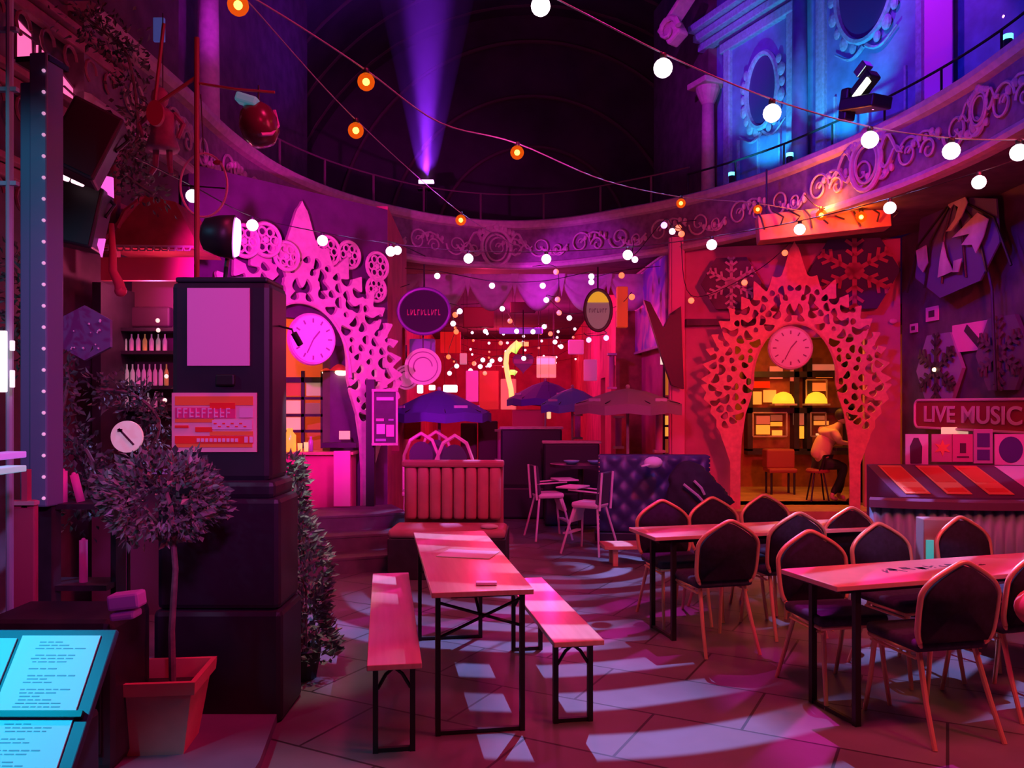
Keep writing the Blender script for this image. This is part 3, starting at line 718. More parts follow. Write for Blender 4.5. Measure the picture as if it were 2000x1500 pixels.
# striped booth sofa behind the beer table
sf = thing('booth_sofa', 'pink fluted booth sofa with high back behind the beer table', 'sofa', (-.63, 8.05, 0), math.radians(-2))
bm = BM(); box(bm, (0, .32, .2), (1.15, .9, .4), bev=.01); obj('base', bm, M_blackw, sf)
bm = BM(); box(bm, (0, .12, .445), (1.14, .52, .09), bev=.035); obj('seat', bm, M_redl, sf, True)
bm = BM(); nfl = 8; wch = 1.0/nfl
for k in range(nfl): box(bm, (-.50+wch*(k+.5), .50, .78), (wch*.93, .13, .56), bev=.035)
obj('fluted_back', bm, M_redl, sf, True)
bm = BM(); box(bm, (0, .60, .74), (1.04, .12, .70), bev=.01); box(bm, (0, .50, 1.085), (1.06, .16, .07), bev=.02); obj('back_frame', bm, mat('red_leather_dark', (.5, .14, .2), .5), sf)
bm = BM(); ball(bm, (0, 0, 0), .07, 1.3, .8, .35, 12); o = obj('napkin', bm, M_paper, None, True, loc=(-.22, 7.98, .512)); tag(o, 'crumpled pale napkin on the right end of the pink booth seat', 'napkin')

# tufted blue sofa
ts = thing('tufted_sofa', 'dark blue diamond tufted sofa back right of the high chairs', 'sofa', (1.72, 9.95, 0), math.radians(-4))
bm = BM(); nx, nz = 56, 30; Wd2, H2 = 1.34, .92; g = []
for i in range(nx+1):
    row = []
    for j in range(nz+1):
        x = -Wd2/2+Wd2*i/nx; z = .16+H2*j/nz; u_ = (x/.12); v_ = (z/.13)
        a_, b_ = u_+v_, u_-v_
        dpt = .045*(abs(math.cos(a_*PI/2))*abs(math.cos(b_*PI/2)))**.5+.01*(1-min(1, abs(math.sin(a_*PI/2))))
        edge = min(1, (Wd2/2-abs(x))/.05, (z-.16)/.05+.2, (.16+H2-z)/.05+.1)
        row.append(bm.verts.new((x, -.04-dpt*max(0, edge), z)))
    g.append(row)
for i in range(nx):
    for j in range(nz): bm.faces.new((g[i][j], g[i+1][j], g[i+1][j+1], g[i][j+1]))
obj('tufted_back', bm, M_tuft, ts, True)
bm = BM(); box(bm, (0, .06, .62), (1.34, .2, .94), bev=.03); obj('back_frame', bm, M_tuft, ts)
bm = BM(); box(bm, (0, .02, .10), (1.42, .26, .1), bev=.01); obj('base', bm, M_blackw, ts)
for sx in (-1, 1):
    bm = BM()
    for k in range(17): ball(bm, (sx*.66, -.06, .2+k*.053), .009, seg=6)
    obj('stud_trim', bm, M_gold, ts)
pl = thing('wooden_platform', 'low red edged wooden platform at the foot of the tufted sofa', 'platform', (1.38, 8.75, 0), math.radians(4))
bm = BM(); box(bm, (0, 0, .20), (.85, .34, .04), bev=.006); obj('board', bm, mat('red_edge_wood', (.7, .3, .22), .5, var=.15), pl)
for x in (-.3, .3):
    bm = BM(); box(bm, (x, -.1, .09), (.05, .05, .18)); obj('leg', bm, mat('red_edge_wood'), pl)
    bm = BM(); box(bm, (x, .1, .09), (.05, .05, .18)); obj('leg', bm, mat('red_edge_wood'), pl)
# coat bundle with cap over the sofa
cb = thing('draped_coat', 'dark bundled coat with pale straps thrown over the tufted sofa', 'coat', (2.02, 9.62, .3), 0)
bm = BM(); g_ = bmesh.ops.create_icosphere(bm, subdivisions=4, radius=1)
for v in bm.verts:
    x, y, z = v.co; z2 = z*.38+.36; x2 = x*(.20+.26*max(0, (0.9-z2)))+(.85-z2)*.28
    k = 1+.10*math.sin(9*x+4*z)+.06*math.sin(17*z+5*y)
    v.co = (x2*k, y*.14*k, z2)
obj('cloth', bm, mat('black_cloth', (.03, .025, .035), .85, var=.3), cb, True)
for (a, b) in (((-.04, -.17, .48), (.24, -.17, .22)), ((.08, -.17, .52), (.20, -.17, .36))):
    bm = BM(); tube(bm, [a, ((a[0]+b[0])/2+.02, -.185, (a[2]+b[2])/2), b], .016, 6); obj('strap', bm, mat('pale_strap', (.6, .45, .55), .6), cb)
bm = BM(); ball(bm, (0, 0, 0), .10, 1.1, 1, .7, 14); box(bm, (-.09, -.02, -.03), (.12, .12, .015), (0, -.2, 0)); o = obj('cap', bm, M_paper, None, True, loc=(1.66, 9.62, 1.02)); tag(o, 'pale cap perched on the top edge of the tufted sofa', 'cap')

# high chairs
def high_chair(loc, rz, label):
    t = thing('high_chair', label, 'high chair', loc, rz, None); mm = mat('pale_plastic', (.78, .55, .68), .45)
    for sx in (-1, 1):
        for sy in (-1, 1):
            bm = BM(); tube(bm, [(sx*.14, sy*.1, .56), (sx*.24, sy*.27, 0)], .014, 8); obj('leg', bm, mm, t)
    bm = BM(); box(bm, (0, 0, .55), (.34, .32, .07), bev=.03); box(bm, (.16, 0, .44), (.05, .26, .2), (0, -.35, 0), .015); obj('seat', bm, mm, t)
    bm = BM(); box(bm, (-.17, 0, .74), (.04, .30, .38), (0, -.12, 0), .015); obj('backrest', bm, mat('dark_pad', (.06, .05, .09), .7), t)
    for sy in (-1, 1):
        bm = BM(); tube(bm, [(-.19, sy*.15, .5), (-.22, sy*.15, .93)], .014, 8); obj('back_post', bm, mm, t)
    bm = BM(); box(bm, (.22, 0, .74), (.27, .36, .02), bev=.008); obj('tray', bm, mm, t)
    bm = BM(); tube(bm, [(-.18, -.14, .7), (.2, -.16, .72)], .01, 6); tube(bm, [(-.18, .14, .7), (.2, .16, .72)], .01, 6); obj('armrest', bm, mm, t)
    bm = BM(); box(bm, (.23, 0, .22), (.06, .36, .02)); obj('footrest', bm, mm, t)
    return t
high_chair((.46, 10.45, 0), .25, 'pale pink high chair with tray, the left of two before the tufted sofa')
high_chair((.90, 9.45, 0), 2.6, 'shadowed high chair beside the end of the tufted sofa')
# a dark round pedestal table between them; teal shapes added for blue reflections
pt = thing('pedestal_table', 'dark round pedestal table behind the two high chairs', 'table', (.93, 11.1, 0), 0)
bm = BM(); lathe(bm, (0, 0, 0), [(.42, .86), (.42, .90)], 32); obj('tabletop', bm, M_blackw, pt)
bm = BM(); lathe(bm, (0, 0, 0), [(.22, 0), (.2, .03), (.04, .06), (.04, .86)], 16); obj('pedestal', bm, M_black, pt)
for x, lab in ((.80, 'left'), (1.12, 'right')):
    bm = BM(); lathe(bm, (0, 0, 0), [(.06, 0), (.10, .03), (.11, .05), (.06, .045)], 20); o = obj('reflection', bm, mat('teal_reflection', (.2, .6, .75), .3), None, True, loc=(x, 11.0, .902)); tag(o, 'teal reflection shaped as a dish on the dark pedestal table, the %s of two' % lab, 'reflection')  # dish shapes stand for blue reflections on the tabletop

# booths and chairs further back
def booth(px0, px1, py0, py1, Y, label, m=mat('navy_vinyl', (.018, .014, .04), .5)):
    a, b = W(px0, py1, Y), W(px1, py0, Y); gz = -(Y-14)*.08 if Y > 14 else 0
    t = thing('booth_bench', label, 'booth seat', ((a.x+b.x)/2, Y, gz)); wd = b.x-a.x; h = b.z-gz
    bm = BM(); box(bm, (0, .1, h/2), (wd, .16, h), bev=.03); obj('back_panel', bm, m, t)
    bm = BM(); box(bm, (0, -.22, .24), (wd, .5, .46), bev=.03); obj('seat', bm, m, t)
    bm = BM(); box(bm, (0, .1, h+.015), (wd+.04, .2, .04), bev=.01); obj('top_rail', bm, M_mold, t)
    return t
booth(978, 1098, 838, 900, 12.6, 'dark booth seat with a pale top rail left of the brown parasol pole')
booth(1062, 1172, 866, 905, 11.9, 'lower dark booth seat in front of the taller dark booth')
for i, (px, Y, lab) in enumerate(((882, 9.6, 'reddish metal chair with a rounded dark back just above the pink booth sofa'), (822, 10.4, 'pink framed garden chair behind the pink booth sofa, left one'), (858, 11.0, 'pink framed garden chair under the blue parasol, by its pole'))):
    t = thing('garden_chair', lab, 'chair', ((px-1000)/F*Y, Y, 0), .2*i-.1, None); t.scale = (1.1, 1, 1.3); mm = mat('pink_metal', (.75, .4, .5), .4)
    bm = BM(); tube(bm, [(-.2, .18, .45), (-.2, .2, .8), (-.13, .22, .95), (0, .22, 1.02), (.13, .22, .95), (.2, .2, .8), (.2, .18, .45)], .02, 6); obj('back_frame', bm, mm, t)
    bm = BM(); prism(bm, circ(.14, 20, 0, .8), .02, Matrix.Translation((0, .19, 0))); obj('backrest', bm, mat('dark_pad'), t)
    bm = BM(); box(bm, (0, 0, .45), (.42, .42, .04), bev=.01); obj('seat', bm, mm, t)
    for sx in (-1, 1):
        for sy in (-1, 1):
            bm = BM(); tube(bm, [(sx*.18, sy*.18, .44), (sx*.2, sy*.21, 0)], .013, 6); obj('leg', bm, mm, t)

# ------------------------------------------------------------------ parasols
def parasol(px, Y, py_top, py_rim, rad, m, label, sides=8, gz=-.3, seed=0, pxpole=None):
    x = (px-1000)/F*Y; zt = CH+(HZ-py_top)/F*Y; zr = CH+(HZ-py_rim)/F*Y
    t = thing('parasol', label, 'parasol', (x, Y, gz)); ht, hr = zt-gz, zr-gz
    bm = BM(); apex = bm.verts.new((0, 0, ht)); R = []
    for lv, (f_, g_) in enumerate(((.35, .22), (.7, .58), (1, .92))):
        R.append([bm.verts.new((rad*f_*math.cos(2*PI*k/(sides*2)+seed)*(1 if k % 2 == 0 else .95), rad*f_*math.sin(2*PI*k/(sides*2)+seed)*(1 if k % 2 == 0 else .95), ht-(ht-hr)*g_+(0 if k % 2 == 0 else .03*f_))) for k in range(sides*2)])
    R.append([bm.verts.new(v.co+Vector((0, 0, -.13))) for v in R[2]]); n = sides*2
    for k in range(n): bm.faces.new((apex, R[0][k], R[0][(k+1) % n]))
    for A, B in zip(R, R[1:]):
        for k in range(n): bm.faces.new((A[k], B[k], B[(k+1) % n], A[(k+1) % n]))
    o = obj('canopy', bm, m, t); md = o.modifiers.new('thickness', 'SOLIDIFY'); md.thickness = .01
    bm = BM(); cyl(bm, (0, 0, 0), (0, 0, ht), .022, 8); ball(bm, (0, 0, ht+.02), .035, seg=8); obj('pole', bm, M_mold, t)
    bm = BM(); box(bm, (0, 0, .05), (.5, .5, .1), bev=.01); obj('base', bm, M_black, t)
    for k in range(sides):
        a = 2*PI*(2*k)/(sides*2)+seed; bm = BM(); tube(bm, [(0, 0, ht-.06), (rad*.97*math.cos(a), rad*.97*math.sin(a), hr+.06)], .008, 4); obj('rib', bm, M_black, t)
    bm = BM()
    for k in range(0, sides, 2):
        a = 2*PI*(2*k+1)/(sides*2)+seed; c = Vector((rad*.80*math.cos(a), rad*.80*math.sin(a), ht-(ht-hr)*.72+.03)); 
        bm = BM(); box(bm, c, (.02, .22, .04), (0, 0, a)); obj('valance_print', bm, mat('pale_print', (.75, .65, .85), .6), t)
    return t
M_brown = mat('brown_cloth', (.36, .26, .30), .8)
parasol(858, 12.4, 762, 812, .80, M_blueb, 'dark blue parasol left of the alley, over the garden chairs', gz=0, seed=.2)
parasol(1065, 16.5, 744, 784, .78, M_blueb, 'blue parasol in the middle of the alley, behind its neighbours', gz=-.2, seed=.1)
parasol(1118, 14.8, 757, 796, .60, mat('bright_blue_cloth', (.16, .25, .75), .6), 'bright blue parasol touching the brown one', gz=-.06, seed=.3)
parasol(1226, 12.0, 758, 796, .82, M_brown, 'brownish parasol over the tufted sofa', gz=0, seed=.25)

# ------------------------------------------------------------------ steps and left doorway
st = Matrix.Rotation(math.radians(22), 4, 'Z')
for i, (z, dpt) in enumerate(((.16, 1.6), (.32, 1.2), (.48, .8))):
    bm = BM(); box(bm, (0, dpt/2-.8+i*.0+(1.6-dpt), z/2 if i == 0 else z-.08), (1.35, dpt, .16 if i else z)); box(bm, (0, -.8+(1.6-dpt)+.02, z-.012), (1.36, .05, .03), bev=.005)
    o = struct('floor_step', bm, mat('stone_step', (.13, .10, .12), .6, var=.2, vs=7)); o.matrix_world = Matrix.Translation((-1.80, 9.02, 0)) @ st
    o['kind'] = 'structure'
# room behind the left doorway
def room_box(name, c, s, m):
    bm = BM(); box(bm, c, s); return struct(name, bm, m)
ln = Vector((-ld.y, ld.x, 0))
Lc = LA+ld*1.1+ln*1.9
M_room = mat('bar_room_wall', (.5, .2, .12), .7)
def rb_(name, off, s, m):
    bm = BM(); box(bm, off, s); o = struct(name, bm, m); o.matrix_world = Matrix.Translation(Lc) @ Matrix.Rotation(lrz, 4, 'Z'); return o
rb_('wall_bar_back', (0, 1.3, 1.6), (3.2, .1, 3.2), M_room); rb_('wall_bar_left', (-1.6, -.2, 1.6), (.1, 3.0, 3.2), M_room); rb_('wall_bar_right', (1.3, -.2, 1.6), (.1, 3.0, 3.2), M_room)
rb_('floor_bar', (0, -.2, .38), (3.2, 3.0, .1), mat('oak_floor')); rb_('ceiling_bar', (0, -.2, 3.25), (3.2, 3.0, .1), M_room)
light('POINT', 'left_bar_lamp', Lc+Vector((0, 0, 2.6)), None, (1, .25, .08), 75, .12)
# multi-pane window screen in the doorway room
def LP(px, py, Y): return W(px, py, Y)
wn = thing('window_screen', 'dark multi pane window screen inside the left doorway', 'window', W(628, 830, 10.6), 0)
bm = BM(); s10 = 10.6/F
def rx(px): return (px-628)*s10
def rz_(py): return (830-py)*s10
for px in (554, 592, 630, 666, 700): box(bm, (rx(px), 0, rz_(800)), (.04, .05, 1.0))
for py in (742, 778, 811, 842): box(bm, (rx(628), 0, rz_(py)), (1.0, .05, .035 if py > 750 else .07))
obj('glazing_bars', bm, M_blackw, wn)
for (px, py, c) in ((572, 795, (.9, .5, .35)), (572, 828, (.9, .55, .35)), (647, 795, (.9, .5, .4)), (647, 826, (.9, .35, .25)), (612, 760, (.5, .3, .25)), (648, 760, (.8, .5, .5)), (572, 760, (.5, .06, .05)), (610, 800, (.25, .1, .1)), (683, 796, (.6, .25, .3))):
    bm = BM(); box(bm, (rx(px), .02, rz_(py)), (.19, .012, .17)); obj('pane', bm, mat('pane_%d_%d' % (px, py), c, .3, em=c, es=.35), wn)
lm = thing('pendant_lamp', 'bright warm pendant lamp glowing in the left doorway under the clock', 'lamp', W(655, 728, 10.2))
bm = BM(); ball(bm, (0, 0, 0), .11, 1.5, 1, .42, 16); obj('bulb', bm, M_warmglow, lm, True)
bm = BM(); lathe(bm, (0, 0, 0), [(.18, .02), (.05, .14), (.02, .2)], 20); cyl(bm, (0, 0, .2), (0, 0, .9), .008, 6); obj('shade', bm, mat('orange_shade', (.8, .25, .06), .5), lm)
bc = thing('bar_counter', 'low bar counter inside the left doorway with glasses on it', 'counter', W(612, 1000, 9.95), 0)
wz = W(612, 882, 9.95).z-bc.location.z
bm = BM(); box(bm, (0, .1, wz-.02), (1.0, .35, .04), bev=.008); obj('worktop', bm, mat('oak_floor'), bc)
bm = BM(); box(bm, (0, .12, wz/2-.02), (.94, .28, wz-.04)); obj('front_panel', bm, M_wallr, bc)
for (px, r_, h_, c, lab, cat) in ((566, .075, .28, (1, .45, .05), 'tall amber bottle at the left end of the bar counter', 'bottle'), (586, .03, .10, (1, .55, .12), 'small amber glass on the bar counter, left of two', 'glass'), (598, .03, .11, (1, .6, .2), 'small amber glass on the bar counter, right of two', 'glass'), (607, .03, .18, (.5, .4, .5), 'dark bottle with pale label on the bar counter', 'bottle')):
    p = W(px, 882, 9.9); bm = BM()
    lathe(bm, (0, 0, 0), [(r_, 0), (r_, h_*.7), (r_*.5, h_*.85), (r_*.5, h_)] if cat == 'bottle' else [(r_*.8, 0), (r_, h_)], 14)
    o = obj(cat if cat == 'bottle' else 'drinking_glass', bm, mat('drink_%d' % px, c, .2, em=c, es=.7 if c[0] == 1 else 0), None, True, loc=p+Vector((0, 0, .002))); tag(o, lab, cat)
bm = BM(); box(bm, (0, 0, .05), (.13, .02, .1)); o = obj('drip_tray_sign', bm, mat('pale_orange', (1, .5, .3), .5, em=(1, .4, .25), es=.5), None, loc=W(673, 858, 9.9)); tag(o, 'pale orange card on the dark shelf right of the bar counter', 'card')
bm = BM(); box(bm, (0, 0, 0), (.42, .16, .06)); o = obj('shelf', bm, M_blackw, None, loc=W(664, 869, 9.95)); tag(o, 'dark wall shelf under the pale orange card', 'shelf')
bm = BM(); box(bm, (0, 0, 0), (.20, .03, .66), bev=.01); o = obj('notice_board', bm, mat('pink_board', (.85, .35, .5), .6), None, loc=W(668, 935, 9.7)); tag(o, 'tall plain pink board standing in the left doorway', 'board')

# black framed menu case right of the left arch
mc = thing('menu_case', 'tall framed menu case on the post right of the left arch', 'menu case', W(752, 815, 9.75), .1)
bm = BM()
for sx in (-1, 1): box(bm, (sx*.14, 0, 0), (.025, .05, .64))
for sz in (-1, 1): box(bm, (0, 0, sz*.32), (.31, .05, .03))
obj('frame', bm, M_mold, mc)
bm = BM(); box(bm, (0, .02, 0), (.28, .02, .62)); obj('backing', bm, M_blackw, mc)
for k, (x, z, w_, h_) in enumerate(((-.06, -.03, .09, .03), (.07, -.03, .06, .02), (-.05, -.14, .1, .12), (.06, -.16, .09, .14), (-.05, -.27, .12, .03), (0, .22, .2, .04))):
    bm = BM(); box(bm, (x, 0, z), (w_, .01, h_)); obj('notice', bm, mat('notice_%d' % (k % 3), [(.85, .3, .5), (.35, .2, .5), (.6, .45, .6)][k % 3], .6), mc)
bm = BM(); box(bm, (0, 0, 1.0), (.10, .1, 2.0)); o = obj('post', bm, M_black, None, loc=(-1.70, 9.86, 0)); tag(o, 'black square post carrying the framed menu case', 'post')

# ------------------------------------------------------------------ right doorway interior
bm = BM(); box(bm, (4.6, 15.8, 1.7), (5.2, .1, 3.6)); struct('wall_shop_back', bm, mat('shop_wall', (.35, .10, .05), .7, var=.3))
bm = BM(); box(bm, (2.75, 14.6, 1.7), (.1, 2.5, 3.6)); struct('wall_shop_left', bm, M_room)
bm = BM(); box(bm, (7.0, 14.4, 1.7), (.1, 3.2, 3.6)); struct('wall_shop_right', bm, M_room)
bm = BM(); box(bm, (4.9, 14.4, .06), (4.3, 3.0, .12)); struct('floor_shop', bm, mat('oak_floor'))
bm = BM(); box(bm, (4.9, 14.4, 3.0), (4.3, 3.0, .1)); struct('ceiling_shop', bm, M_dwall)
light('AREA', 'shop_lamp', (4.9, 13.4, 2.85), (4.8, 13.6, 0), (1, .30, .03), 34, .8)
light('POINT', 'shop_lamp_back', (4.6, 14.6, 2.5), None, (1, .30, .04), 20, .1)
def P(px, py, Y): return W(px, py, Y)
Ys = 15.4; k15 = Ys/F
for i, (px, lab) in enumerate(((1530, 'glowing yellow dome lamp on the back bar, the left of two'), (1594, 'glowing yellow dome lamp on the back bar, the right of two'))):
    t = thing('dome_lamp', lab, 'lamp', P(px, 788, Ys))
    bm = BM(); lathe(bm, (0, 0, 0), [(.20, 0), (.19, .08), (.14, .17), (.05, .215), (.01, .22)], 24); obj('lamp_shade', bm, mat('yellow_glass', (1, .5, .05), .4, em=(1, .42, .02), es=1.3), t, True)
    bm = BM(); box(bm, (0, 0, -.02), (.42, .3, .035)); obj('base', bm, M_mold, t)
shf = thing('back_bar', 'dark back bar shelving with glowing compartments behind the right doorway', 'shelving', P(1550, 940, 15.65))
def bx2(px0, px1, py0, py1, m, name, dy=0, th=.3):
    bm = BM(); a, b = P(px0, py1, 15.65), P(px1, py0, 15.65); c = (a+b)/2-shf.location
    box(bm, (c.x, dy, c.z), (b.x-a.x, th, b.z-a.z)); return obj(name, bm, m, shf)
for py in (726, 796, 876): bx2(1456, 1660, py, py+11, M_blackw, 'shelf')
for px in (1456, 1546, 1571, 1650): bx2(px, px+10, 700, 880, M_blackw, 'upright')
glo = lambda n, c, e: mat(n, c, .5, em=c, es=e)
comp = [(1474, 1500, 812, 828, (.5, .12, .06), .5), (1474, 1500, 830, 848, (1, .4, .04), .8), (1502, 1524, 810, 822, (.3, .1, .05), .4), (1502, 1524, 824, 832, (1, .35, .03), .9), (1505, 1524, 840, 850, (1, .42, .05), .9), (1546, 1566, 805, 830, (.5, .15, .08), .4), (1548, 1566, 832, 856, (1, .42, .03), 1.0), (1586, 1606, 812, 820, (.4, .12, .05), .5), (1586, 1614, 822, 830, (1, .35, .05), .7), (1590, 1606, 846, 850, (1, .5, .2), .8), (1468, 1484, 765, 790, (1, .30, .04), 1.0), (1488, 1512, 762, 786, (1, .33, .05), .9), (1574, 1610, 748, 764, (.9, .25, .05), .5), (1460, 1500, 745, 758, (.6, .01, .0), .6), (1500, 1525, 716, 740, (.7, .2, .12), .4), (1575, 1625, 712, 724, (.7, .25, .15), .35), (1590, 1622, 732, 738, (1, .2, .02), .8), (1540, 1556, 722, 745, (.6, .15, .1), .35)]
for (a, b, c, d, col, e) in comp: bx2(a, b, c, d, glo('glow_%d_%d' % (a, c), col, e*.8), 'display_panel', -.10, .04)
for (a, b, c, d) in ((1470, 1536, 806, 852), (1583, 1612, 806, 852), (1574, 1614, 742, 790)):
    bm = BM(); p, q = P(a, d, 15.5), P(b, c, 15.5); p -= shf.location; q -= shf.location
    for x in (p.x, q.x): box(bm, (x, -.17, (p.z+q.z)/2), (.025, .02, q.z-p.z))
    for z in (p.z, q.z): box(bm, ((p.x+q.x)/2, -.17, z), (q.x-p.x, .02, .025))
    obj('display_frame', bm, M_mold, shf)
# dark furniture inside the doorway
cs = thing('counter_stool', 'reddish padded stool inside the right doorway', 'stool', P(1520, 950, 14.6)-Vector((0, 0, .0)))
cs.location.z = .12
bm = BM(); box(bm, (0, 0, .62), (.5, .3, .34), bev=.03); obj('backrest', bm, mat('dark_red_pad', (.35, .06, .06), .6), cs)
bm = BM(); box(bm, (0, -.1, .42), (.5, .4, .08), bev=.03); obj('seat', bm, mat('dark_red_pad'), cs)
for sx in (-1, 1):
    for sy in (-1, 1):
        bm = BM(); cyl(bm, (sx*.2, -.1+sy*.15, 0), (sx*.2, -.1+sy*.15, .4), .02, 8); obj('leg', bm, M_black, cs)
tb = thing('bar_table', 'dark bar table the seated person leans on', 'table', (5.5, 13.4, .12))
bm = BM(); box(bm, (.12, 0, .86), (.8, .5, .05), bev=.01); obj('tabletop', bm, M_blackw, tb)
bm = BM(); cyl(bm, (.2, 0, 0), (.2, 0, .84), .04, 12); lathe(bm, (.2, 0, 0), [(.22, 0), (.2, .03)], 20); obj('pedestal', bm, M_black, tb)

# ------------------------------------------------------------------ person in the doorway
def skinned(name, joints, edges, m, parent, lvl=2, root=0, smooth=True):
    me = bpy.data.meshes.new(name); me.from_pydata([j[:3] for j in joints], edges, []); me.update()
    o = bpy.data.objects.new(name, me); C.objects.link(o); o.modifiers.new('skin', 'SKIN')
    sv = me.skin_vertices[0].data
    for i, j in enumerate(joints):
        r = j[3]; sv[i].radius = (r if not isinstance(r, tuple) else r[0], r if not isinstance(r, tuple) else r[1]); sv[i].use_root = (i == root)
    s = o.modifiers.new('sub', 'SUBSURF'); s.levels = lvl; s.render_levels = lvl
    dg = bpy.context.evaluated_depsgraph_get(); me2 = bpy.data.meshes.new_from_object(o.evaluated_get(dg)); bpy.data.objects.remove(o)
    me2.materials.clear(); me2.materials.append(m)
    for p in me2.polygons: p.use_smooth = True
    q = bpy.data.objects.new(name, me2); C.objects.link(q); q.parent = parent; return q
M_skin = mat('skin', (.72, .42, .30), .55); M_shirt = mat('light_shirt', (.85, .6, .35), .8); M_trous = mat('dark_trousers', (.03, .025, .035), .8)
pr_ = thing('person', 'person in a light shirt seated on a stool, leaning forward in the right doorway', 'person', (5.0, 13.4, .12))
# facing +X, leaning forward; seat at .62
J = [(0, 0, .68, (.13, .15)), (.06, 0, .84, (.11, .15)), (.15, 0, 1.02, (.12, .17)), (.24, 0, 1.14, (.10, .15)), (.32, 0, 1.22, .055), (.38, 0, 1.29, .06),
     (.16, .20, 1.12, .06), (.22, .26, .97, .05), (.40, .20, .95, .036), (.50, .16, .95, .03),
     (.20, -.20, 1.12, .06), (.26, -.26, .97, .05), (.42, -.22, .95, .036), (.52, -.18, .95, .03),
     (.08, .10, .62, .09), (.42, .11, .60, .065), (.44, .12, .33, .05), (.38, .12, .06, .038), (.50, .12, .04, .04),
     (.08, -.10, .62, .09), (.40, -.13, .58, .065), (.30, -.14, .32, .05), (.16, -.14, .08, .038), (.28, -.14, .04, .04)]
E = [(0, 1), (1, 2), (2, 3), (3, 4), (4, 5), (3, 6), (6, 7), (7, 8), (8, 9), (3, 10), (10, 11), (11, 12), (12, 13), (0, 14), (14, 15), (15, 16), (16, 17), (17, 18), (0, 19), (19, 20), (20, 21), (21, 22), (22, 23)]
skinned('body', J, E, M_skin, pr_)
Jh = [(.38, 0, 1.27, .06), (.41, 0, 1.33, .085), (.43, 0, 1.40, .09), (.42, 0, 1.45, .07)]
skinned('head', Jh, [(0, 1), (1, 2), (2, 3)], M_skin, pr_)
bm = BM(); ball(bm, (.39, 0, 1.415), .105, 1, .95, 1, 14); bmesh.ops.delete(bm, geom=[v for v in bm.verts if v.co.x > .44 and v.co.z < 1.46], context='VERTS'); obj('hair', bm, mat('dark_hair', (.03, .02, .02), .6), pr_, True)
bm = BM(); ball(bm, (.52, 0, 1.36), .018, 1, .8, 1.2, 8); obj('nose', bm, M_skin, pr_)
for sy in (-1, 1):
    bm = BM(); ball(bm, (.495, sy*.032, 1.395), .010, seg=8); obj('eye', bm, M_black, pr_)
    bm = BM(); ball(bm, (.41, sy*.092, 1.38), .022, .6, .35, 1, 8); obj('ear', bm, M_skin, pr_)
bm = BM(); ball(bm, (.505, 0, 1.325), .02, .4, 1, .3, 8); obj('mouth', bm, mat('lips', (.5, .15, .12), .5), pr_)
Js = [(0, 0, .66, (.15, .17)), (.06, 0, .84, (.13, .17)), (.15, 0, 1.02, (.14, .19)), (.24, 0, 1.15, (.11, .16)), (.16, .20, 1.12, .075), (.22, .26, .98, .062), (.20, -.20, 1.12, .075), (.26, -.26, .98, .062)]
skinned('shirt', Js, [(0, 1), (1, 2), (2, 3), (3, 4), (4, 5), (3, 6), (6, 7)], M_shirt, pr_)
Jt = [(0, 0, .66, (.15, .16)), (.08, .10, .62, .105), (.42, .11, .60, .08), (.44, .12, .33, .065), (.38, .12, .10, .055), (.08, -.10, .62, .105), (.40, -.13, .58, .08), (.30, -.14, .32, .065), (.18, -.14, .12, .055)]
skinned('trousers', Jt, [(0, 1), (1, 2), (2, 3), (3, 4), (0, 5), (5, 6), (6, 7), (7, 8)], M_trous, pr_)
for sy in (-1, 1):
    hx, hy, hz_ = (.50, .16, .95) if sy > 0 else (.52, -.18, .95)
    bm = BM(); box(bm, (hx+.035, hy-sy*.01, hz_), (.08, .07, .028), bev=.012); obj('palm', bm, M_skin, pr_, True)
    for q in range(4):
        y = hy-sy*.01+(q-1.5)*.018; ln_ = (.06, .07, .065, .05)[q]
        skinned('finger', [(hx+.07, y, hz_, .0085), (hx+.07+ln_*.55, y, hz_+.004, .008), (hx+.07+ln_, y, hz_-.014, .007)], [(0, 1), (1, 2)], M_skin, pr_, 1)
    skinned('thumb', [(hx+.02, hy-sy*.04, hz_, .010), (hx+.05, hy-sy*.065, hz_-.004, .009), (hx+.075, hy-sy*.066, hz_-.012, .008)], [(0, 1), (1, 2)], M_skin, pr_, 1)
bs = thing('bar_stool', 'bar stool under the seated person in the right doorway', 'stool', (5.0, 13.4, .12))
bm = BM(); lathe(bm, (0, 0, 0), [(.18, .47), (.19, .50), (.17, .53)], 20); obj('seat', bm, mat('dark_red_pad'), bs)
for k in range(4):
    a = k*PI/2+.7; bm = BM(); cyl(bm, (.1*math.cos(a), .1*math.sin(a), .48), (.2*math.cos(a), .2*math.sin(a), 0), .014, 8); obj('leg', bm, M_black, bs)

# ------------------------------------------------------------------ snowflake hexagons
def snowflake(bm, r, th=.02, y=-.03, arms=6, rot=PI/2):
    for k in range(arms):
        a = rot+k*2*PI/arms; d = Vector((math.cos(a), 0, math.sin(a))); n_ = Vector((-d.z, 0, d.x))
        def bar(p, q, wd):
            c = (p+q)/2; L = (q-p).length; an = -math.atan2((q-p).z, (q-p).x)
            box(bm, (c.x, y, c.z), (L, th, wd), (0, an, 0))
        bar(d*0, d*r*.92, r*.11)
        for f_, l_ in ((.38, .24), (.62, .26), (.84, .16)):
            for s_ in (-1, 1): bar(d*r*f_, d*r*(f_+l_*.6)+n_*s_*r*l_*.8, r*.08)
    prism(bm, circ(r*.24, 6), th, Matrix.Translation((0, y-th/2, 0)))
def hexpanel(loc, rz, r, label, mflake=M_arch, mback=M_dark, rot=0):
    t = thing('hexagon_panel', label, 'panel', loc, rz)
    bm = BM(); prism(bm, [(r*math.cos(k*PI/3+rot), r*math.sin(k*PI/3+rot)) for k in range(6)], .05); obj('backboard', bm, mback, t)
    bm = BM(); snowflake(bm, r*.92); obj('snowflake', bm, mflake, t)
    return t
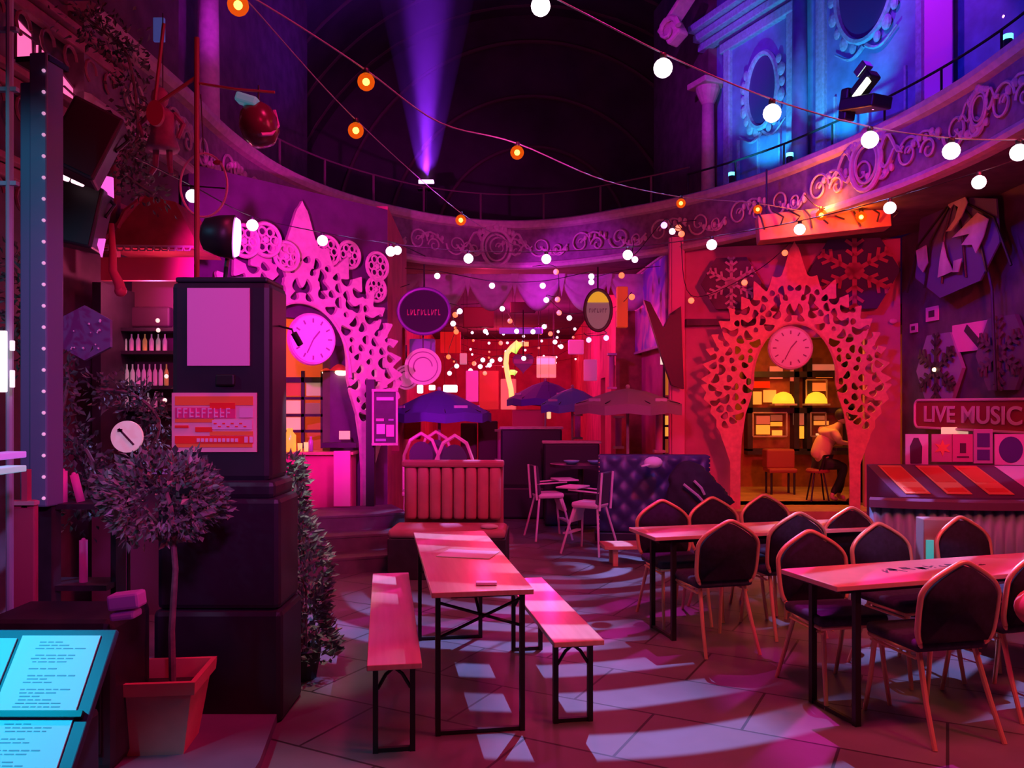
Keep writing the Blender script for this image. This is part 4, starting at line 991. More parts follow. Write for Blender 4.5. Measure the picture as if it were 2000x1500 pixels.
rz10 = math.radians(-12)
hexpanel(W(1428, 553, 12.75), rz10, .46, 'dark hexagon with pink snowflake, left of the coral arch', M_mold, M_dwall)
hexpanel(W(1668, 530, 12.45), rz10, .66, 'large dark hexagon with snowflake behind the right shoulder of the coral arch', mat('faded_pink_paint', (.45, .12, .16), .7), mat('navy_board', (.05, .045, .11), .7))
RWz = math.atan2(-9.5, -.35)   # direction of the right wall
def RW(px, py, off=.05):
    """point on the inner face of the right wall seen at that pixel"""
    k = (px-1000)/F; # x = 5.95 - (12.5-Y)*.35/9.5
    Y = (5.95-12.5*.35/9.5-off)/(k-.35/9.5); return W(px, py, Y)
rzr = math.radians(-88)
def onright(name, label, cat, px, py, off=.05): return thing(name, label, cat, RW(px, py, off), rzr)
t = hexpanel(RW(1832, 722, .12), rzr, .56, 'grey violet hexagon with dark snowflake on the right wall above the live music sign', M_dark, mat('violet_grey_board', (.30, .22, .34), .7))
for c in t.children:
    if c.name.startswith('snowflake'): bm = BM(); ball(bm, (0, -.05, 0), .03, seg=8); obj('centre_lamp', bm, emit('gold_dot', (1, .6, .3), 3), t)
t = hexpanel(RW(1955, 690, .10), rzr, .5, 'dim dark hexagon at the right edge above the live music sign', M_dwall, mat('violet_grey_dim', (.14, .09, .15), .7))
for (px, py, w_, h_, lab, cc) in ((1821, 613, .14, .20, 'small pink instant photo pinned on the right wall below the umbrella cloth', (.9, .3, .55)), (1785, 641, .09, .13, 'tiny pale card on the right wall near the magenta wall corner', (.8, .4, .6)), (1902, 657, .42, .36, 'square pink print with a dark diagonal shape on the right wall', (.9, .25, .5))):
    t = onright('print', lab, 'print', px, py, .03); bm = BM(); box(bm, (0, 0, 0), (w_*2.2, .02, h_)); obj('card', bm, mat('print_%d' % px, cc, .6), t)
    bm = BM(); box(bm, (0, -.014, -.0), ((.10 if w_ > .3 else w_*1.0), .008, (h_*1.1 if w_ > .3 else h_*.45)), (0, (-.9 if w_ > .3 else 0), 0)); obj('motif', bm, M_dark, t)
bm = BM(); ball(bm, (0, 0, 0), .05, 1.3, .6, .8, 10); o = obj('wall_button', bm, mat('pale_pink_plastic', (.9, .4, .6), .4), None, loc=W(1745, 627, 12.45)); tag(o, 'small pale fitting on the magenta wall right of the coral arch', 'fitting')

# torn parasol / fabric ghost hanging on the right wall
uc = onright('hanging_cloth', 'pale torn cloth draped over a dark umbrella frame on the right wall', 'cloth', 1858, 470, .35)
mcl = mat('grey_cloth', (.34, .25, .38), .8, var=.35, vs=3)
def flap(poly, y, m=mcl):
    bm = BM(); prism(bm, poly, .012, Matrix.Translation((0, y, 0))); return obj('cloth_flap', bm, m, uc)
q_ = (RW(1858, 470, .35).y)/F
def cp(lst, sx=1.9): return [((px-1858)*q_*sx, (470-py)*q_) for px, py in lst]
flap(cp([(1856, 400), (1868, 384), (1884, 392), (1890, 410), (1880, 432), (1862, 452), (1852, 450), (1868, 432), (1874, 412), (1866, 402), (1860, 408)]), -.03)
flap(cp([(1862, 466), (1905, 436), (1922, 455), (1914, 485), (1902, 510), (1896, 492), (1878, 486), (1892, 470)]), -.02)
flap(cp([(1792, 466), (1812, 462), (1816, 500), (1806, 516), (1796, 500)]), -.02)
flap(cp([(1846, 468), (1852, 500), (1864, 532), (1836, 536), (1840, 500)]), -.025); flap(cp([(1866, 512), (1880, 512), (1874, 536), (1864, 534)]), -.03)
bm = BM()
for a in (-1.5, -.9, -.35, .35, .9, 1.5): tube(bm, [(0, .04, .55), (a*.55, .02, .1), (a*.75, .03, -.5)], .015, 5)
obj('umbrella_frame', bm, M_black, uc)
bm = BM(); prism(bm, cp([(1790, 400), (1850, 380), (1925, 420), (1930, 500), (1900, 560), (1830, 575), (1780, 520)]), .02, Matrix.Translation((0, .05, 0))); obj('dark_cloth', bm, mat('indigo_cloth', (.09, .06, .2), .8), uc)
ps = onright('wall_pole', 'dark slanting stick hanging beside the torn cloth', 'pole', 1925, 600, .2)
bm = BM(); tube(bm, [(-.1, 0, .9), (.12, 0, .2), (.2, 0, -1.0)], .018, 6); obj('rod', bm, M_blackw, ps)
bm = BM(); tube(bm, [(0, 0, .12), (.02, 0, -.12)], .03, 8); o = obj('light_tube', bm, mat('violet_tube', (.8, .35, .8), .5), None, loc=RW(1936, 428, .1)); tag(o, 'short pale violet tube hanging right of the torn cloth', 'tube')

# LIVE MUSIC sign
sg = onright('wall_sign', 'dark red sign with pale border reading LIVE MUSIC on the right wall', 'sign', 1925, 811, .10)
bm = BM(); Wl, Hl = 3.0, .42
def rrect(w_, h_, r, cx=0, cz=0, n=6):
    o_ = []
    for qx, qz, a0 in ((1, 1, 0), (-1, 1, PI/2), (-1, -1, PI), (1, -1, 3*PI/2)):
        for k in range(n+1): a = a0+k*PI/2/n; o_.append((cx+qx*(w_/2-r)+r*math.cos(a), cz+qz*(h_/2-r)+r*math.sin(a)))
    return o_
x0_ = (sg.matrix_world.inverted() @ Vector((0, 0, 0))).x
L0 = RW(1803, 811, .10); L1 = RW(2000, 811, .10); P0 = sg.location
xa = -(L0-P0).length; xb_ = (L1-P0).length+.5
prism(bm, rrect(xb_-xa, Hl, .10, (xa+xb_)/2), .05); obj('board', bm, mat('deep_red_paint', (.35, .02, .05), .5), sg)
bm = BM(); tube(bm, [(x, -.01, z) for x, z in rrect(xb_-xa-.04, Hl-.04, .09, (xa+xb_)/2)], .018, 6, closed=True); obj('border', bm, mat('pink_paint', (.85, .45, .65), .5), sg)
xt0 = -(RW(1820, 811, .1)-P0).length; xt1 = (RW(1989, 811, .1)-P0).length
tx = text('lettering', 'LIVE MUSIC', .30, mat('pink_paint'), sg, ((xt0+xt1)/2, -.012, -.01))
tx.scale = ((xt1-xt0)/tx.dimensions.x if tx.dimensions.x else 1, 1, 1)

# curved fluted booth wall and sloping display behind it
bc0, bR = Vector((3.95, 8.9, 0)), 2.45
bw = thing('curved_booth', 'curved booth wall with teal lit vertical flutes, right of the coral arch', 'booth seat', bc0)
bm = BM(); a0_, a1_ = math.radians(245), math.radians(335); n = 46; H_ = .93
ringv = []
for k in range(n*6+1):
    a = a0_+(a1_-a0_)*k/(n*6); fl_ = .028*abs(math.sin(PI*k/6)); r = bR+fl_
    ringv.append([bm.verts.new((rr*math.cos(a), rr*math.sin(a), z)) for rr, z in ((r, .08), (r, H_-.06), (bR-.12, H_-.06), (bR-.12, .08))])
for A, B in zip(ringv, ringv[1:]):
    for j in range(4): bm.faces.new((A[j], A[(j+1) % 4], B[(j+1) % 4], B[j]))
bm.faces.new(ringv[0][::-1]); bm.faces.new(ringv[-1])
obj('fluted_panel', bm, mat('blue_grey_leather', (.22, .28, .40), .45), bw, True)
def arcbox(bm, r0, r1, z0, z1, n=60):
    R = []
    for k in range(n+1):
        a = a0_+(a1_-a0_)*k/n; R.append([bm.verts.new((rr*math.cos(a), rr*math.sin(a), z)) for rr, z in ((r1, z0), (r1, z1), (r0, z1), (r0, z0))])
    for A, B in zip(R, R[1:]):
        for j in range(4): bm.faces.new((A[j], A[(j+1) % 4], B[(j+1) % 4], B[j]))
    bm.faces.new(R[0][::-1]); bm.faces.new(R[-1])
bm = BM(); arcbox(bm, bR-.16, bR+.06, H_-.06, H_); obj('top_rail', bm, mat('plum_paint', (.16, .06, .14), .5), bw)
bm = BM(); arcbox(bm, bR-.12, bR+.02, 0, .08); obj('plinth', bm, M_black, bw)
ds = thing('display_counter', 'sloping counter behind the curved booth carrying red menu sheets', 'counter', (4.35, 8.1, 0), math.radians(-6))
bm = BM(); pf = [(-.55, .0), (-.55, .84), (.35, 1.08), (.35, 0)]
va = [bm.verts.new((-.70, y, z)) for y, z in pf]; vb = [bm.verts.new((1.3, y, z)) for y, z in pf]
bm.faces.new(va); bm.faces.new(vb[::-1])
for k in range(4): bm.faces.new((va[k], vb[k], vb[(k+1) % 4], va[(k+1) % 4]))
obj('counter_body', bm, mat('plum_paint'), ds)
slp = math.atan2(.24, .9)
M_red2 = mat('red_print', (.85, .10, .05), .6); M_ora = mat('orange_print', (.95, .32, .14), .6)
for k, px in enumerate((1800, 1862, 1925)):
    t = thing('menu_sheet', ('leftmost', 'middle', 'rightmost')[k]+' of three red printed menu sheets on the sloping counter', 'menu', ds.matrix_basis @ Vector((-.50+k*.37, -.1, .965)), 0, 'red menu sheets on the counter')
    t.rotation_euler = (slp, 0, math.radians(-6))
    bm = BM(); box(bm, (0, 0, .004), (.225, .80, .006)); obj('paper', bm, M_ora, t)
    bm = BM(); box(bm, (0, .12, .009), (.19, .42, .004)); box(bm, (0, -.3, .009), (.17, .10, .004)); obj('print_block', bm, M_red2, t)
t = thing('menu_sheet', 'large blank pink sheet on the sloping counter at the right edge', 'menu', ds.matrix_basis @ Vector((.84, -.1, .965)), 0); t.rotation_euler = (slp, 0, math.radians(-6))
bm = BM(); box(bm, (0, 0, .004), (.62, .82, .006)); obj('paper', bm, mat('pink_sheet', (.9, .5, .8), .6), t)
# row of framed posters standing at the back of the counter
def poster(px0, px1, py0, py1, Y, label, mats, build, fm=M_arch):
    a, b = W(px0, py1, Y), W(px1, py0, Y); c = (a+b)/2; t = thing('poster', label, 'poster', c, math.radians(-6)); w_, h_ = b.x-a.x, b.z-a.z
    bm = BM(); box(bm, (0, .01, 0), (w_, .02, h_)); obj('sheet', bm, mats[0], t)
    bm = BM(); build(bm, w_, h_); obj('motif', bm, mats[1], t); return t
dk = mat('dark_ink', (.10, .03, .08), .6); pk = mat('pink_print', (.85, .28, .42), .6); pu = mat('violet_ink', (.10, .06, .30), .5); pks = mat('pink_sheet')
poster(1770, 1812, 848, 908, 8.55, 'small poster with a dark figure, leftmost behind the red menu sheets', (pks, dk), lambda bm, w_, h_: prism(bm, [(-w_*.3, -h_*.45), (w_*.2, -h_*.45), (w_*.22, .1*h_), (.05*w_, .38*h_), (-.15*w_, .38*h_), (-.32*w_, .1*h_)], .006, Matrix.Translation((0, -.008, 0))))
poster(1821, 1860, 848, 902, 8.55, 'pinkish poster with an orange star burst behind the first menu sheets', (mat('dusky_pink', (.65, .25, .40), .6), M_ora), lambda bm, w_, h_: prism(bm, [((.42 if k % 2 else .18)*w_*math.cos(k*PI/6), (.42 if k % 2 else .18)*w_*math.sin(k*PI/6)) for k in range(12)], .006, Matrix.Translation((0, -.008, 0))))
poster(1862, 1899, 848, 902, 8.5, 'rose poster with a dark doorway motif, third from left', (mat('rose_print', (.7, .18, .40), .6), dk), lambda bm, w_, h_: (box(bm, (0, -.004, 0), (w_*.3, .006, h_*.35)), box(bm, (0, -.004, -h_*.32), (w_*.6, .006, h_*.05))))
poster(1903, 1938, 838, 905, 8.5, 'framed poster with two dark pictures one above the other', (mat('mauve_frame', (.6, .35, .6), .6), pu), lambda bm, w_, h_: (box(bm, (0, -.004, h_*.18), (w_*.66, .006, h_*.4)), box(bm, (0, -.004, -h_*.25), (w_*.66, .006, h_*.3))))
poster(1945, 2003, 848, 908, 8.45, 'pink poster with a large dark violet round face shape at the right edge', (pks, pu), lambda bm, w_, h_: prism(bm, circ(w_*.38, 28, 0, 0, 1.15), .006, Matrix.Translation((0, -.008, 0))))
bm = BM(); box(bm, (0, 0, 0), (.34, .05, .10), bev=.01); o = obj('strip_light', bm, mat('cream_strip', (1, .8, .6), .5, em=(1, .55, .4), es=.55), None, loc=RW(1865, 842, .16)); tag(o, 'short cream coloured strip light under the live music sign', 'lamp')
cr = thing('crate', 'taupe board box standing before the curved booth behind a banquet chair', 'box', (3.19, 6.05, 0), -.12)
bm = BM(); box(bm, (0, 0, .43), (.34, .16, .86), bev=.006); obj('panel', bm, mat('taupe_board', (.42, .34, .30), .7), cr)
bm = BM(); box(bm, (-.13, -.085, .60), (.05, .01, .22)); obj('label', bm, mat('teal_light_patch', (.1, .75, .75), .5, em=(.05, .7, .7), es=.35), cr)  # teal light on the board's left put in as a glowing patch

# planter box with amber bulbs above the coral arch
pb = thing('hanging_beam', 'long wooden beam box lit orange hanging over the coral arch', 'beam', W(1604, 436, 10.9), math.radians(-10))
bm = BM(); box(bm, (0, 0, 0), (1.65, .35, .34), (0, -.08, 0), .01); obj('box_front', bm, mat('beam_wood', (.62, .30, .14), .7, var=.35, vs=3), pb)
bm = BM()
for k in range(9): tube(bm, [(-.85+k*.2, -.2, .15), (-.8+k*.2+.1*math.sin(k), -.24, .05), (-.75+k*.2, -.2, -.1+.05*(k % 3))], .012, 5)
obj('twig', bm, M_blackw, pb)
bm = BM()
for x in (-.7, .7): cyl(bm, (x, 0, .1), (x, 0, .75), .012, 6)
obj('hanger', bm, M_black, pb)
for k, (px, py) in enumerate(((1603, 398), (1598, 420))):
    light('POINT', 'amber_bulb_glow', W(px, py, 10.45), None, (1, .20, .02), 16, .03)
light('POINT', 'amber_bulb_glow', W(1682, 425, 10.45), None, (1, .20, .02), 16, .03)
# dark wing-like bracket on the corner post
wb = thing('wall_bracket', 'black wedge shaped bracket arm sloping up from the magenta corner post', 'bracket', W(1312, 680, 12.7))
bm = BM(); prism(bm, [((px-1312)*12.7/F, (680-py)*12.7/F) for px, py in ((1258, 586), (1270, 590), (1296, 640), (1310, 612), (1330, 598), (1336, 760), (1312, 752), (1294, 700), (1280, 655))], .12); obj('plate', bm, M_black, wb)

# ------------------------------------------------------------------ alley dressing
light('POINT', 'alley_red', (-.6, 17.5, 3.9), None, (1, .02, .14), 110, .03); light('POINT', 'alley_red_low', (.9, 19, 3.6), None, (1, .02, .26), 110, .03)
light('POINT', 'alley_magenta', (.4, 24, 3.6), None, (1, .02, .34), 230, .04)
light('POINT', 'alley_red_far', (-.5, 31, 3.4), None, (1, .03, .10), 260, .04)
bm = BM(); box(bm, (0, 25.8, 4.62), (8.5, 20.6, .1)); struct('ceiling_alley', bm, M_ceil)
light('SPOT', 'alley_banner_violet', (-.6, 13.2, 3.9), (2.5, 15.4, 3.6), (.75, .02, 1), 150, .1, 70, .5)
# scalloped valance over the alley mouth
va_ = thing('swag_valance', 'row of draped pale swags hanging under the curved balcony over the alley mouth', 'valance', (0, 15.05, 4.1)); mv = mat('valance_cloth', (.55, .40, .50), .8, var=.15)
for k in range(6):
    xc = -2.1+k*.86; bm = BM(); nu_, nv_ = 18, 8; g = []
    for i in range(nu_+1):
        u_ = -1+2*i/nu_; row = []
        for j in range(nv_+1):
            v_ = j/nv_; row.append(bm.verts.new((xc+u_*.43, .02+.05*math.sin(v_*14)*(1-u_*u_), -v_*(.12+.55*(1-u_*u_))-.0)))
        g.append(row)
    for i in range(nu_):
        for j in range(nv_): bm.faces.new((g[i][j], g[i+1][j], g[i+1][j+1], g[i][j+1]))
    o = obj('swag', bm, mv, va_, True); md = o.modifiers.new('thickness', 'SOLIDIFY'); md.thickness = .015
    bm = BM(); prism(bm, [(xc-.43-.07, 0), (xc-.43+.07, 0), (xc-.43, -.42)], .04, Matrix.Translation((0, -.03, 0))); obj('tail', bm, mv, va_)
# big violet painted banner on the alley wall
pbn = thing('painted_banner', 'large violet and magenta painted banner on the alley wall left of the corner post', 'banner', (2.42, 15.2, 3.42), math.radians(-86.5))
m = bpy.data.materials.new('painted_violet'); m.use_nodes = True; nt = m.node_tree; b = nt.nodes['Principled BSDF']
tc = nt.nodes.new('ShaderNodeTexCoord'); ns = nt.nodes.new('ShaderNodeTexNoise'); nt.links.new(tc.outputs['Object'], ns.inputs[0]); ns.inputs['Scale'].default_value = 1.6; ns.inputs['Distortion'].default_value = 1.5
r = nt.nodes.new('ShaderNodeValToRGB'); nt.links.new(ns.outputs['Fac'], r.inputs[0]); r.color_ramp.elements[0].position = .4; r.color_ramp.elements[0].color = (.25, .12, .6, 1); r.color_ramp.elements[1].position = .6; r.color_ramp.elements[1].color = (.8, .3, .6, 1)
nt.links.new(r.outputs[0], b.inputs['Base Color'])
bm = BM(); box(bm, (0, 0, 0), (3.6, .04, 1.45)); obj('cloth', bm, m, pbn)
bm = BM()
for z in (-.74, .74): box(bm, (0, -.02, z), (3.7, .05, .04))
obj('batten', bm, M_mold, pbn)
# oval hanging signs
def oval(px, py, Y, rx_, rz2, label, mrim, mface, strokes, mstroke, extra=None, rz=0):
    t = thing('hanging_sign', label, 'sign', W(px, py, Y), rz); a, b = rx_*Y/F, rz2*Y/F
    bm = BM(); prism(bm, circ(a, 40, 0, 0, b/a), .08); obj('board', bm, mface, t)
    bm = BM(); tube(bm, [(a*math.cos(2*PI*k/40), -.01, b*math.sin(2*PI*k/40)) for k in range(40)], .025, 6, closed=True); obj('rim', bm, mrim, t)
    bm = BM(); random.seed(px)
    for (z, hh, wd, nn) in strokes:
        for k in range(nn):
            x = -wd/2+wd*(k+.5)/nn
            box(bm, (x*a-.25*wd*a/nn, -.012, z*b), (.16*wd*a/nn, .01, hh*b)); 
            if k % 3 != 1: box(bm, (x*a, -.012, (z+random.choice((-.4, 0, .4))*hh)*b), (.5*wd*a/nn, .01, hh*b*.2))
            else: box(bm, (x*a+.15*wd*a/nn, -.012, z*b), (.16*wd*a/nn, .01, hh*b*.8), (0, .3, 0))
    obj('lettering', bm, mstroke, t)
    if extra: extra(t, a, b)
    bm = BM(); cyl(bm, (0, .03, b), (0, .03, b+.35), .012, 6); obj('hanger', bm, M_black, t)
    return t
oval(828, 608, 11.6, 50, 44, 'large dark oval sign with purple rim and dim red lettering', mat('purple_rim', (.25, .08, .45), .35), mat('gloss_black', (.008, .004, .015), .6), ((-.05, .26, 1.35, 10),), mat('dim_red_letters', (.75, .18, .2), .5))
oval(1168, 606, 12.4, 26, 40, 'narrow oval sign, yellow green on top and grey below with dark bands', mat('olive_rim', (.12, .10, .06), .5), mat('grey_face', (.45, .42, .36), .5, em=(.4, .35, .3), es=.12), ((-.02, .2, 1.4, 7),), mat('dark_bands', (.2, .1, .16), .5),
     lambda t, a, b: obj('yellow_cap', (lambda bm: (prism(bm, [(a*.9*math.cos(q), b*.9*math.sin(q)) for q in [PI*.14+k*PI*.72/12 for k in range(13)]], .01, Matrix.Translation((0, -.015, 0))), bm)[1])(BM()), mat('yellow_cap', (.9, .6, .03), .5, em=(.8, .5, .02), es=.5), t))
# pale pink discs
for (px, py, rr, Y, lab) in ((826, 716, 36, 12.0, 'larger pale pink round sign over the dark blue parasol'), (793, 737, 24, 12.3, 'smaller pink round sign peeping out behind the larger one')):
    t = thing('round_sign', lab, 'sign', W(px, py, Y)); a = rr*Y/F
    bm = BM(); prism(bm, circ(a, 36), .05); obj('disc', bm, mat('pink_disc', (.85, .40, .62), .5, em=(.8, .15, .45), es=.25), t)
    bm = BM(); tube(bm, [(a*.8*math.cos(k*PI/16), -.005, a*.8*math.sin(k*PI/16)) for k in range(32)], .01, 4, closed=True); tube(bm, [(a*.5*math.cos(k*PI/16), -.005, a*.5*math.sin(k*PI/16)) for k in range(20)], .012, 4)
    obj('ring_print', bm, mat('mauve_print', (.6, .2, .45), .5), t)
    bm = BM(); box(bm, (0, .03, a+.15), (.02, .02, .3)); obj('hanger', bm, M_black, t)
# wall sections and shop fronts seen down the alley
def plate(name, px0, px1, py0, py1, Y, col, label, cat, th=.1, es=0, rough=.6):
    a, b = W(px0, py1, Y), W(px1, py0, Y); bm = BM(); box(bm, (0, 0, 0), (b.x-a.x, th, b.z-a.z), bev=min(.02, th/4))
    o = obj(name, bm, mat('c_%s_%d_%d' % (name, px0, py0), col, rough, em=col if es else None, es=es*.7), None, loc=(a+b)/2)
    if Y >= 15.5:
        for sx in ((-1, 1) if b.x-a.x > .3 else (0,)):
            bm = BM(); x_ = sx*(b.x-a.x)*.4; z_ = (b.z-a.z)/2-.01; cyl(bm, (x_, 0, z_), (x_, 0, 4.57-(a.z+b.z)/2), .004, 4); obj('hanger', bm, M_black, o)
    return tag(o, label, cat)
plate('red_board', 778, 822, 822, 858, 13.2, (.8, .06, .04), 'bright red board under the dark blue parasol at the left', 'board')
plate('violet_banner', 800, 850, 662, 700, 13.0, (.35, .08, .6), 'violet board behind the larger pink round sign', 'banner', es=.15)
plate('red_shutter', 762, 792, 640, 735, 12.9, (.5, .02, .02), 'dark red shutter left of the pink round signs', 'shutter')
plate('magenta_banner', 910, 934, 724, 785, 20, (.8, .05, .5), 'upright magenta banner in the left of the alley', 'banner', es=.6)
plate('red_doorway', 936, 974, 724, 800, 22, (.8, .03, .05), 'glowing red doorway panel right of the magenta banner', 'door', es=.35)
plate('dark_door', 900, 932, 826, 896, 14.2, (.10, .02, .03), 'dark door leaf below the alley lights, left one', 'door')
plate('dark_door', 934, 972, 822, 905, 14.0, (.05, .012, .015), 'dark door leaf with grey window, right one by the booth', 'door')
plate('lit_window', 1068, 1076, 798, 818, 16, (1, .6, .3), 'narrow warm lit slot window right of the alley middle', 'window', es=1.2)
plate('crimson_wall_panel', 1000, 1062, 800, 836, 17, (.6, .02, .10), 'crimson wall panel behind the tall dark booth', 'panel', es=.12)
plate('light_box', 866, 893, 752, 766, 18, (1, .85, .9), 'bright white light box above the dark blue parasol, widest one', 'lamp', es=6)
plate('light_box', 815, 826, 752, 768, 18, (1, .85, .9), 'small bright white light box left of the wide one', 'lamp', es=5)
plate('light_box', 838, 850, 752, 762, 18.4, (1, .7, .85), 'small pinkish light box between the two white ones', 'lamp', es=3)
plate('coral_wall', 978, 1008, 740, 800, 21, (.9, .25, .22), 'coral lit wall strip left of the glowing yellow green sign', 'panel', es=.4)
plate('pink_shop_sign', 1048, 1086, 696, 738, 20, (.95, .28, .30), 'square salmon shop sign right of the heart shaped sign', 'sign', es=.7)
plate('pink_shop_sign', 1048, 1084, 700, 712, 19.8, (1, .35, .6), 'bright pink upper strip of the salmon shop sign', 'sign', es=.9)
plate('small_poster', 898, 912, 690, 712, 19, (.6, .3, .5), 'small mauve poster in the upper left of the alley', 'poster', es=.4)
plate('lilac_sign', 1110, 1140, 664, 692, 19, (.75, .1, .55), 'lilac lit sign in the right of the alley', 'sign', es=.4)
plate('purple_drum', 1130, 1200, 562, 576, 16, (.5, .02, .05), 'dark red beam in front of the alley right wall', 'beam')
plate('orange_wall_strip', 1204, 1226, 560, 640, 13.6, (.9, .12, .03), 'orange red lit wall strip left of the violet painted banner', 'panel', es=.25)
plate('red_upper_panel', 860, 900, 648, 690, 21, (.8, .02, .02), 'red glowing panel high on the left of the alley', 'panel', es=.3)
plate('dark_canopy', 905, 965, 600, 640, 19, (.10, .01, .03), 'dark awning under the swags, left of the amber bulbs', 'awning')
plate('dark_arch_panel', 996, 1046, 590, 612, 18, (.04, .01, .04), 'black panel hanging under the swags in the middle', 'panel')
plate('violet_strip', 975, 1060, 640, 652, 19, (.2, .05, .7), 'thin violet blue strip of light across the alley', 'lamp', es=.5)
plate('framed_picture', 1140, 1166, 702, 744, 17, (.8, .12, .45), 'pink framed oval picture on the right alley wall', 'picture', es=.3)
# yellow green neon figure
ny = thing('neon_sign', 'tall curved yellow green neon sign in the middle of the alley', 'sign', W(1000, 730, 19)); k19 = 19/F
def npt(l): return [((px-1000)*k19, 0, (730-py)*k19) for px, py in l]
bm = BM(); tube(bm, npt([(1012, 668), (1000, 678), (990, 690), (988, 710), (992, 735), (998, 760), (1000, 790)]), .06, 8); obj('yellow_tube', bm, emit('neon_yellow', (1, .55, .10), 1.1), ny, True)
bm = BM(); tube(bm, npt([(1014, 670), (1006, 680), (1002, 688)]), .09, 8); tube(bm, npt([(996, 727), (1004, 727), (1008, 730)]), .06, 8); obj('green_tube', bm, emit('neon_green', (.35, .9, .05), .9), ny, True)
bm = BM(); box(bm, npt([(1022, 672)])[0], (.25, .05, .1)); obj('amber_tube', bm, emit('neon_amber', (1, .35, .01), 1.0), ny)
# heart shaped sign
hs_ = thing('heart_sign', 'dark plum heart shaped sign hanging in the alley before the neon sign', 'sign', W(1022, 708, 15.5)); k15 = 15.5/F
hp = []
for k in range(40):
    a = 2*PI*k/40; hp.append((21*k15*math.sin(a)**3*1.0, k15*1.35*(13*math.cos(a)-5*math.cos(2*a)-2*math.cos(3*a)-math.cos(4*a))))
bm = BM(); prism(bm, hp, .1); obj('board', bm, mat('plum_board', (.22, .03, .10), .4), hs_)
bm = BM(); box(bm, (0, -.01, .02), (.36, .02, .08)); obj('band', bm, mat('pink_band', (.7, .12, .3), .5), hs_)
bm = BM(); cyl(bm, (0, .05, .1), (0, .05, 1.0), .01, 5); obj('hanger', bm, M_black, hs_)
# tiny figures and pillars on the alley right side
for i, (px, Y, py0, py1, c, lab) in enumerate(((1128, 14.6, 808, 858, (.7, .15, .8), 'violet lit slim pillar right of the bright blue parasol pole'), (1208, 13.8, 812, 876, (.6, .15, .6), 'violet slim pillar under the brownish parasol'), (1287, 12.9, 804, 884, (.65, .2, .55), 'broad pinkish pillar left of the lit shop window corner'), (1195, 15.5, 690, 760, (.5, .12, .25), 'brownish window post on the alley right wall'), (976, 14.0, 838, 900, (.6, .25, .35), 'pink upright post at the left end of the tall dark booth'))):
    a, b = W(px, py1, Y), W(px, py0, Y); t = thing('pillar', lab, 'pillar', a); h = b.z-a.z
    bm = BM(); cyl(bm, (0, 0, .04), (0, 0, h-.04), .055, 12); obj('shaft', bm, mat('pillar_%d' % i, c, .5), t)
    bm = BM(); box(bm, (0, 0, h-.02), (.17, .17, .04)); box(bm, (0, 0, .02), (.17, .17, .04)); obj('capital', bm, M_mold, t)
sw = thing('shop_window', 'narrow lit shop window with orange goods just left of the magenta corner', 'window', W(1316, 800, 13.5))
k13 = 13.5/F
for (px0, px1, py0, py1, c, e) in ((1300, 1326, 722, 772, (.75, .25, .03), .35), (1296, 1330, 812, 852, (1, .40, .06), .7), (1300, 1326, 856, 884, (.5, .08, .02), .3), (1290, 1312, 690, 712, (.9, .7, .6), .9)):
    bm = BM(); box(bm, (((px0+px1)/2-1316)*k13, 0, (800-(py0+py1)/2)*k13), ((px1-px0)*k13, .04, (py1-py0)*k13)); obj('pane', bm, mat('sw_%d' % py0, c, .4, em=c, es=e), sw)
bm = BM()
for py in (715, 778, 832, 855, 888): box(bm, (0, -.03, (800-py)*k13), (.34, .04, .035))
for px in (1296, 1330): box(bm, ((px-1316)*k13, -.03, 0), (.03, .04, 1.65))
obj('frame', bm, M_blackw, sw)

# ------------------------------------------------------------------ festoon lights
def bulb_meshes():
    d = {}
    bm = BM(); lathe(bm, (0, 0, 0), [(.3, .92), (.38, 1.0), (.38, 1.5), (.2, 1.6)], 10); d['socket'] = bm
    return d
def shared(name, bm, m):
    bmesh.ops.recalc_face_normals(bm, faces=bm.faces); me = bpy.data.meshes.new(name); bm.to_mesh(me); bm.free(); me.materials.append(m)
    for p in me.polygons: p.use_smooth = True
    return me
bm = BM(); ball(bm, (0, 0, 0), 1, seg=16); ME_w = shared('white_globe', bm, M_white)
bm = BM(); ball(bm, (0, 0, 0), 1, seg=12); ME_ws = shared('small_globe', bm, M_whites)
bm = BM(); ball(bm, (0, 0, 0), 1, seg=16); ME_a = shared('amber_globe', bm, M_amber)
bm = BM(); ball(bm, (0, 0, 0), .42, seg=10); ME_c = shared('filament', bm, M_or_core)
bm = BM(); ball(bm, (0, 0, 0), 1, seg=10); ME_as = shared('small_amber_globe', bm, emit('amber_small', (1, .17, .03), 1.4))
bm = BM(); ball(bm, (0, 0, 0), 1, seg=10); ME_v = shared('violet_globe', bm, emit('violet_small', (.75, .25, 1), 3))
bm = bulb_meshes()['socket']; ME_s = shared('socket', bm, M_black)
def lk(name, me, parent, loc, s):
    o = bpy.data.objects.new(name, me); C.objects.link(o); o.parent = parent; o.location = loc; o.scale = (s, s, s); return o
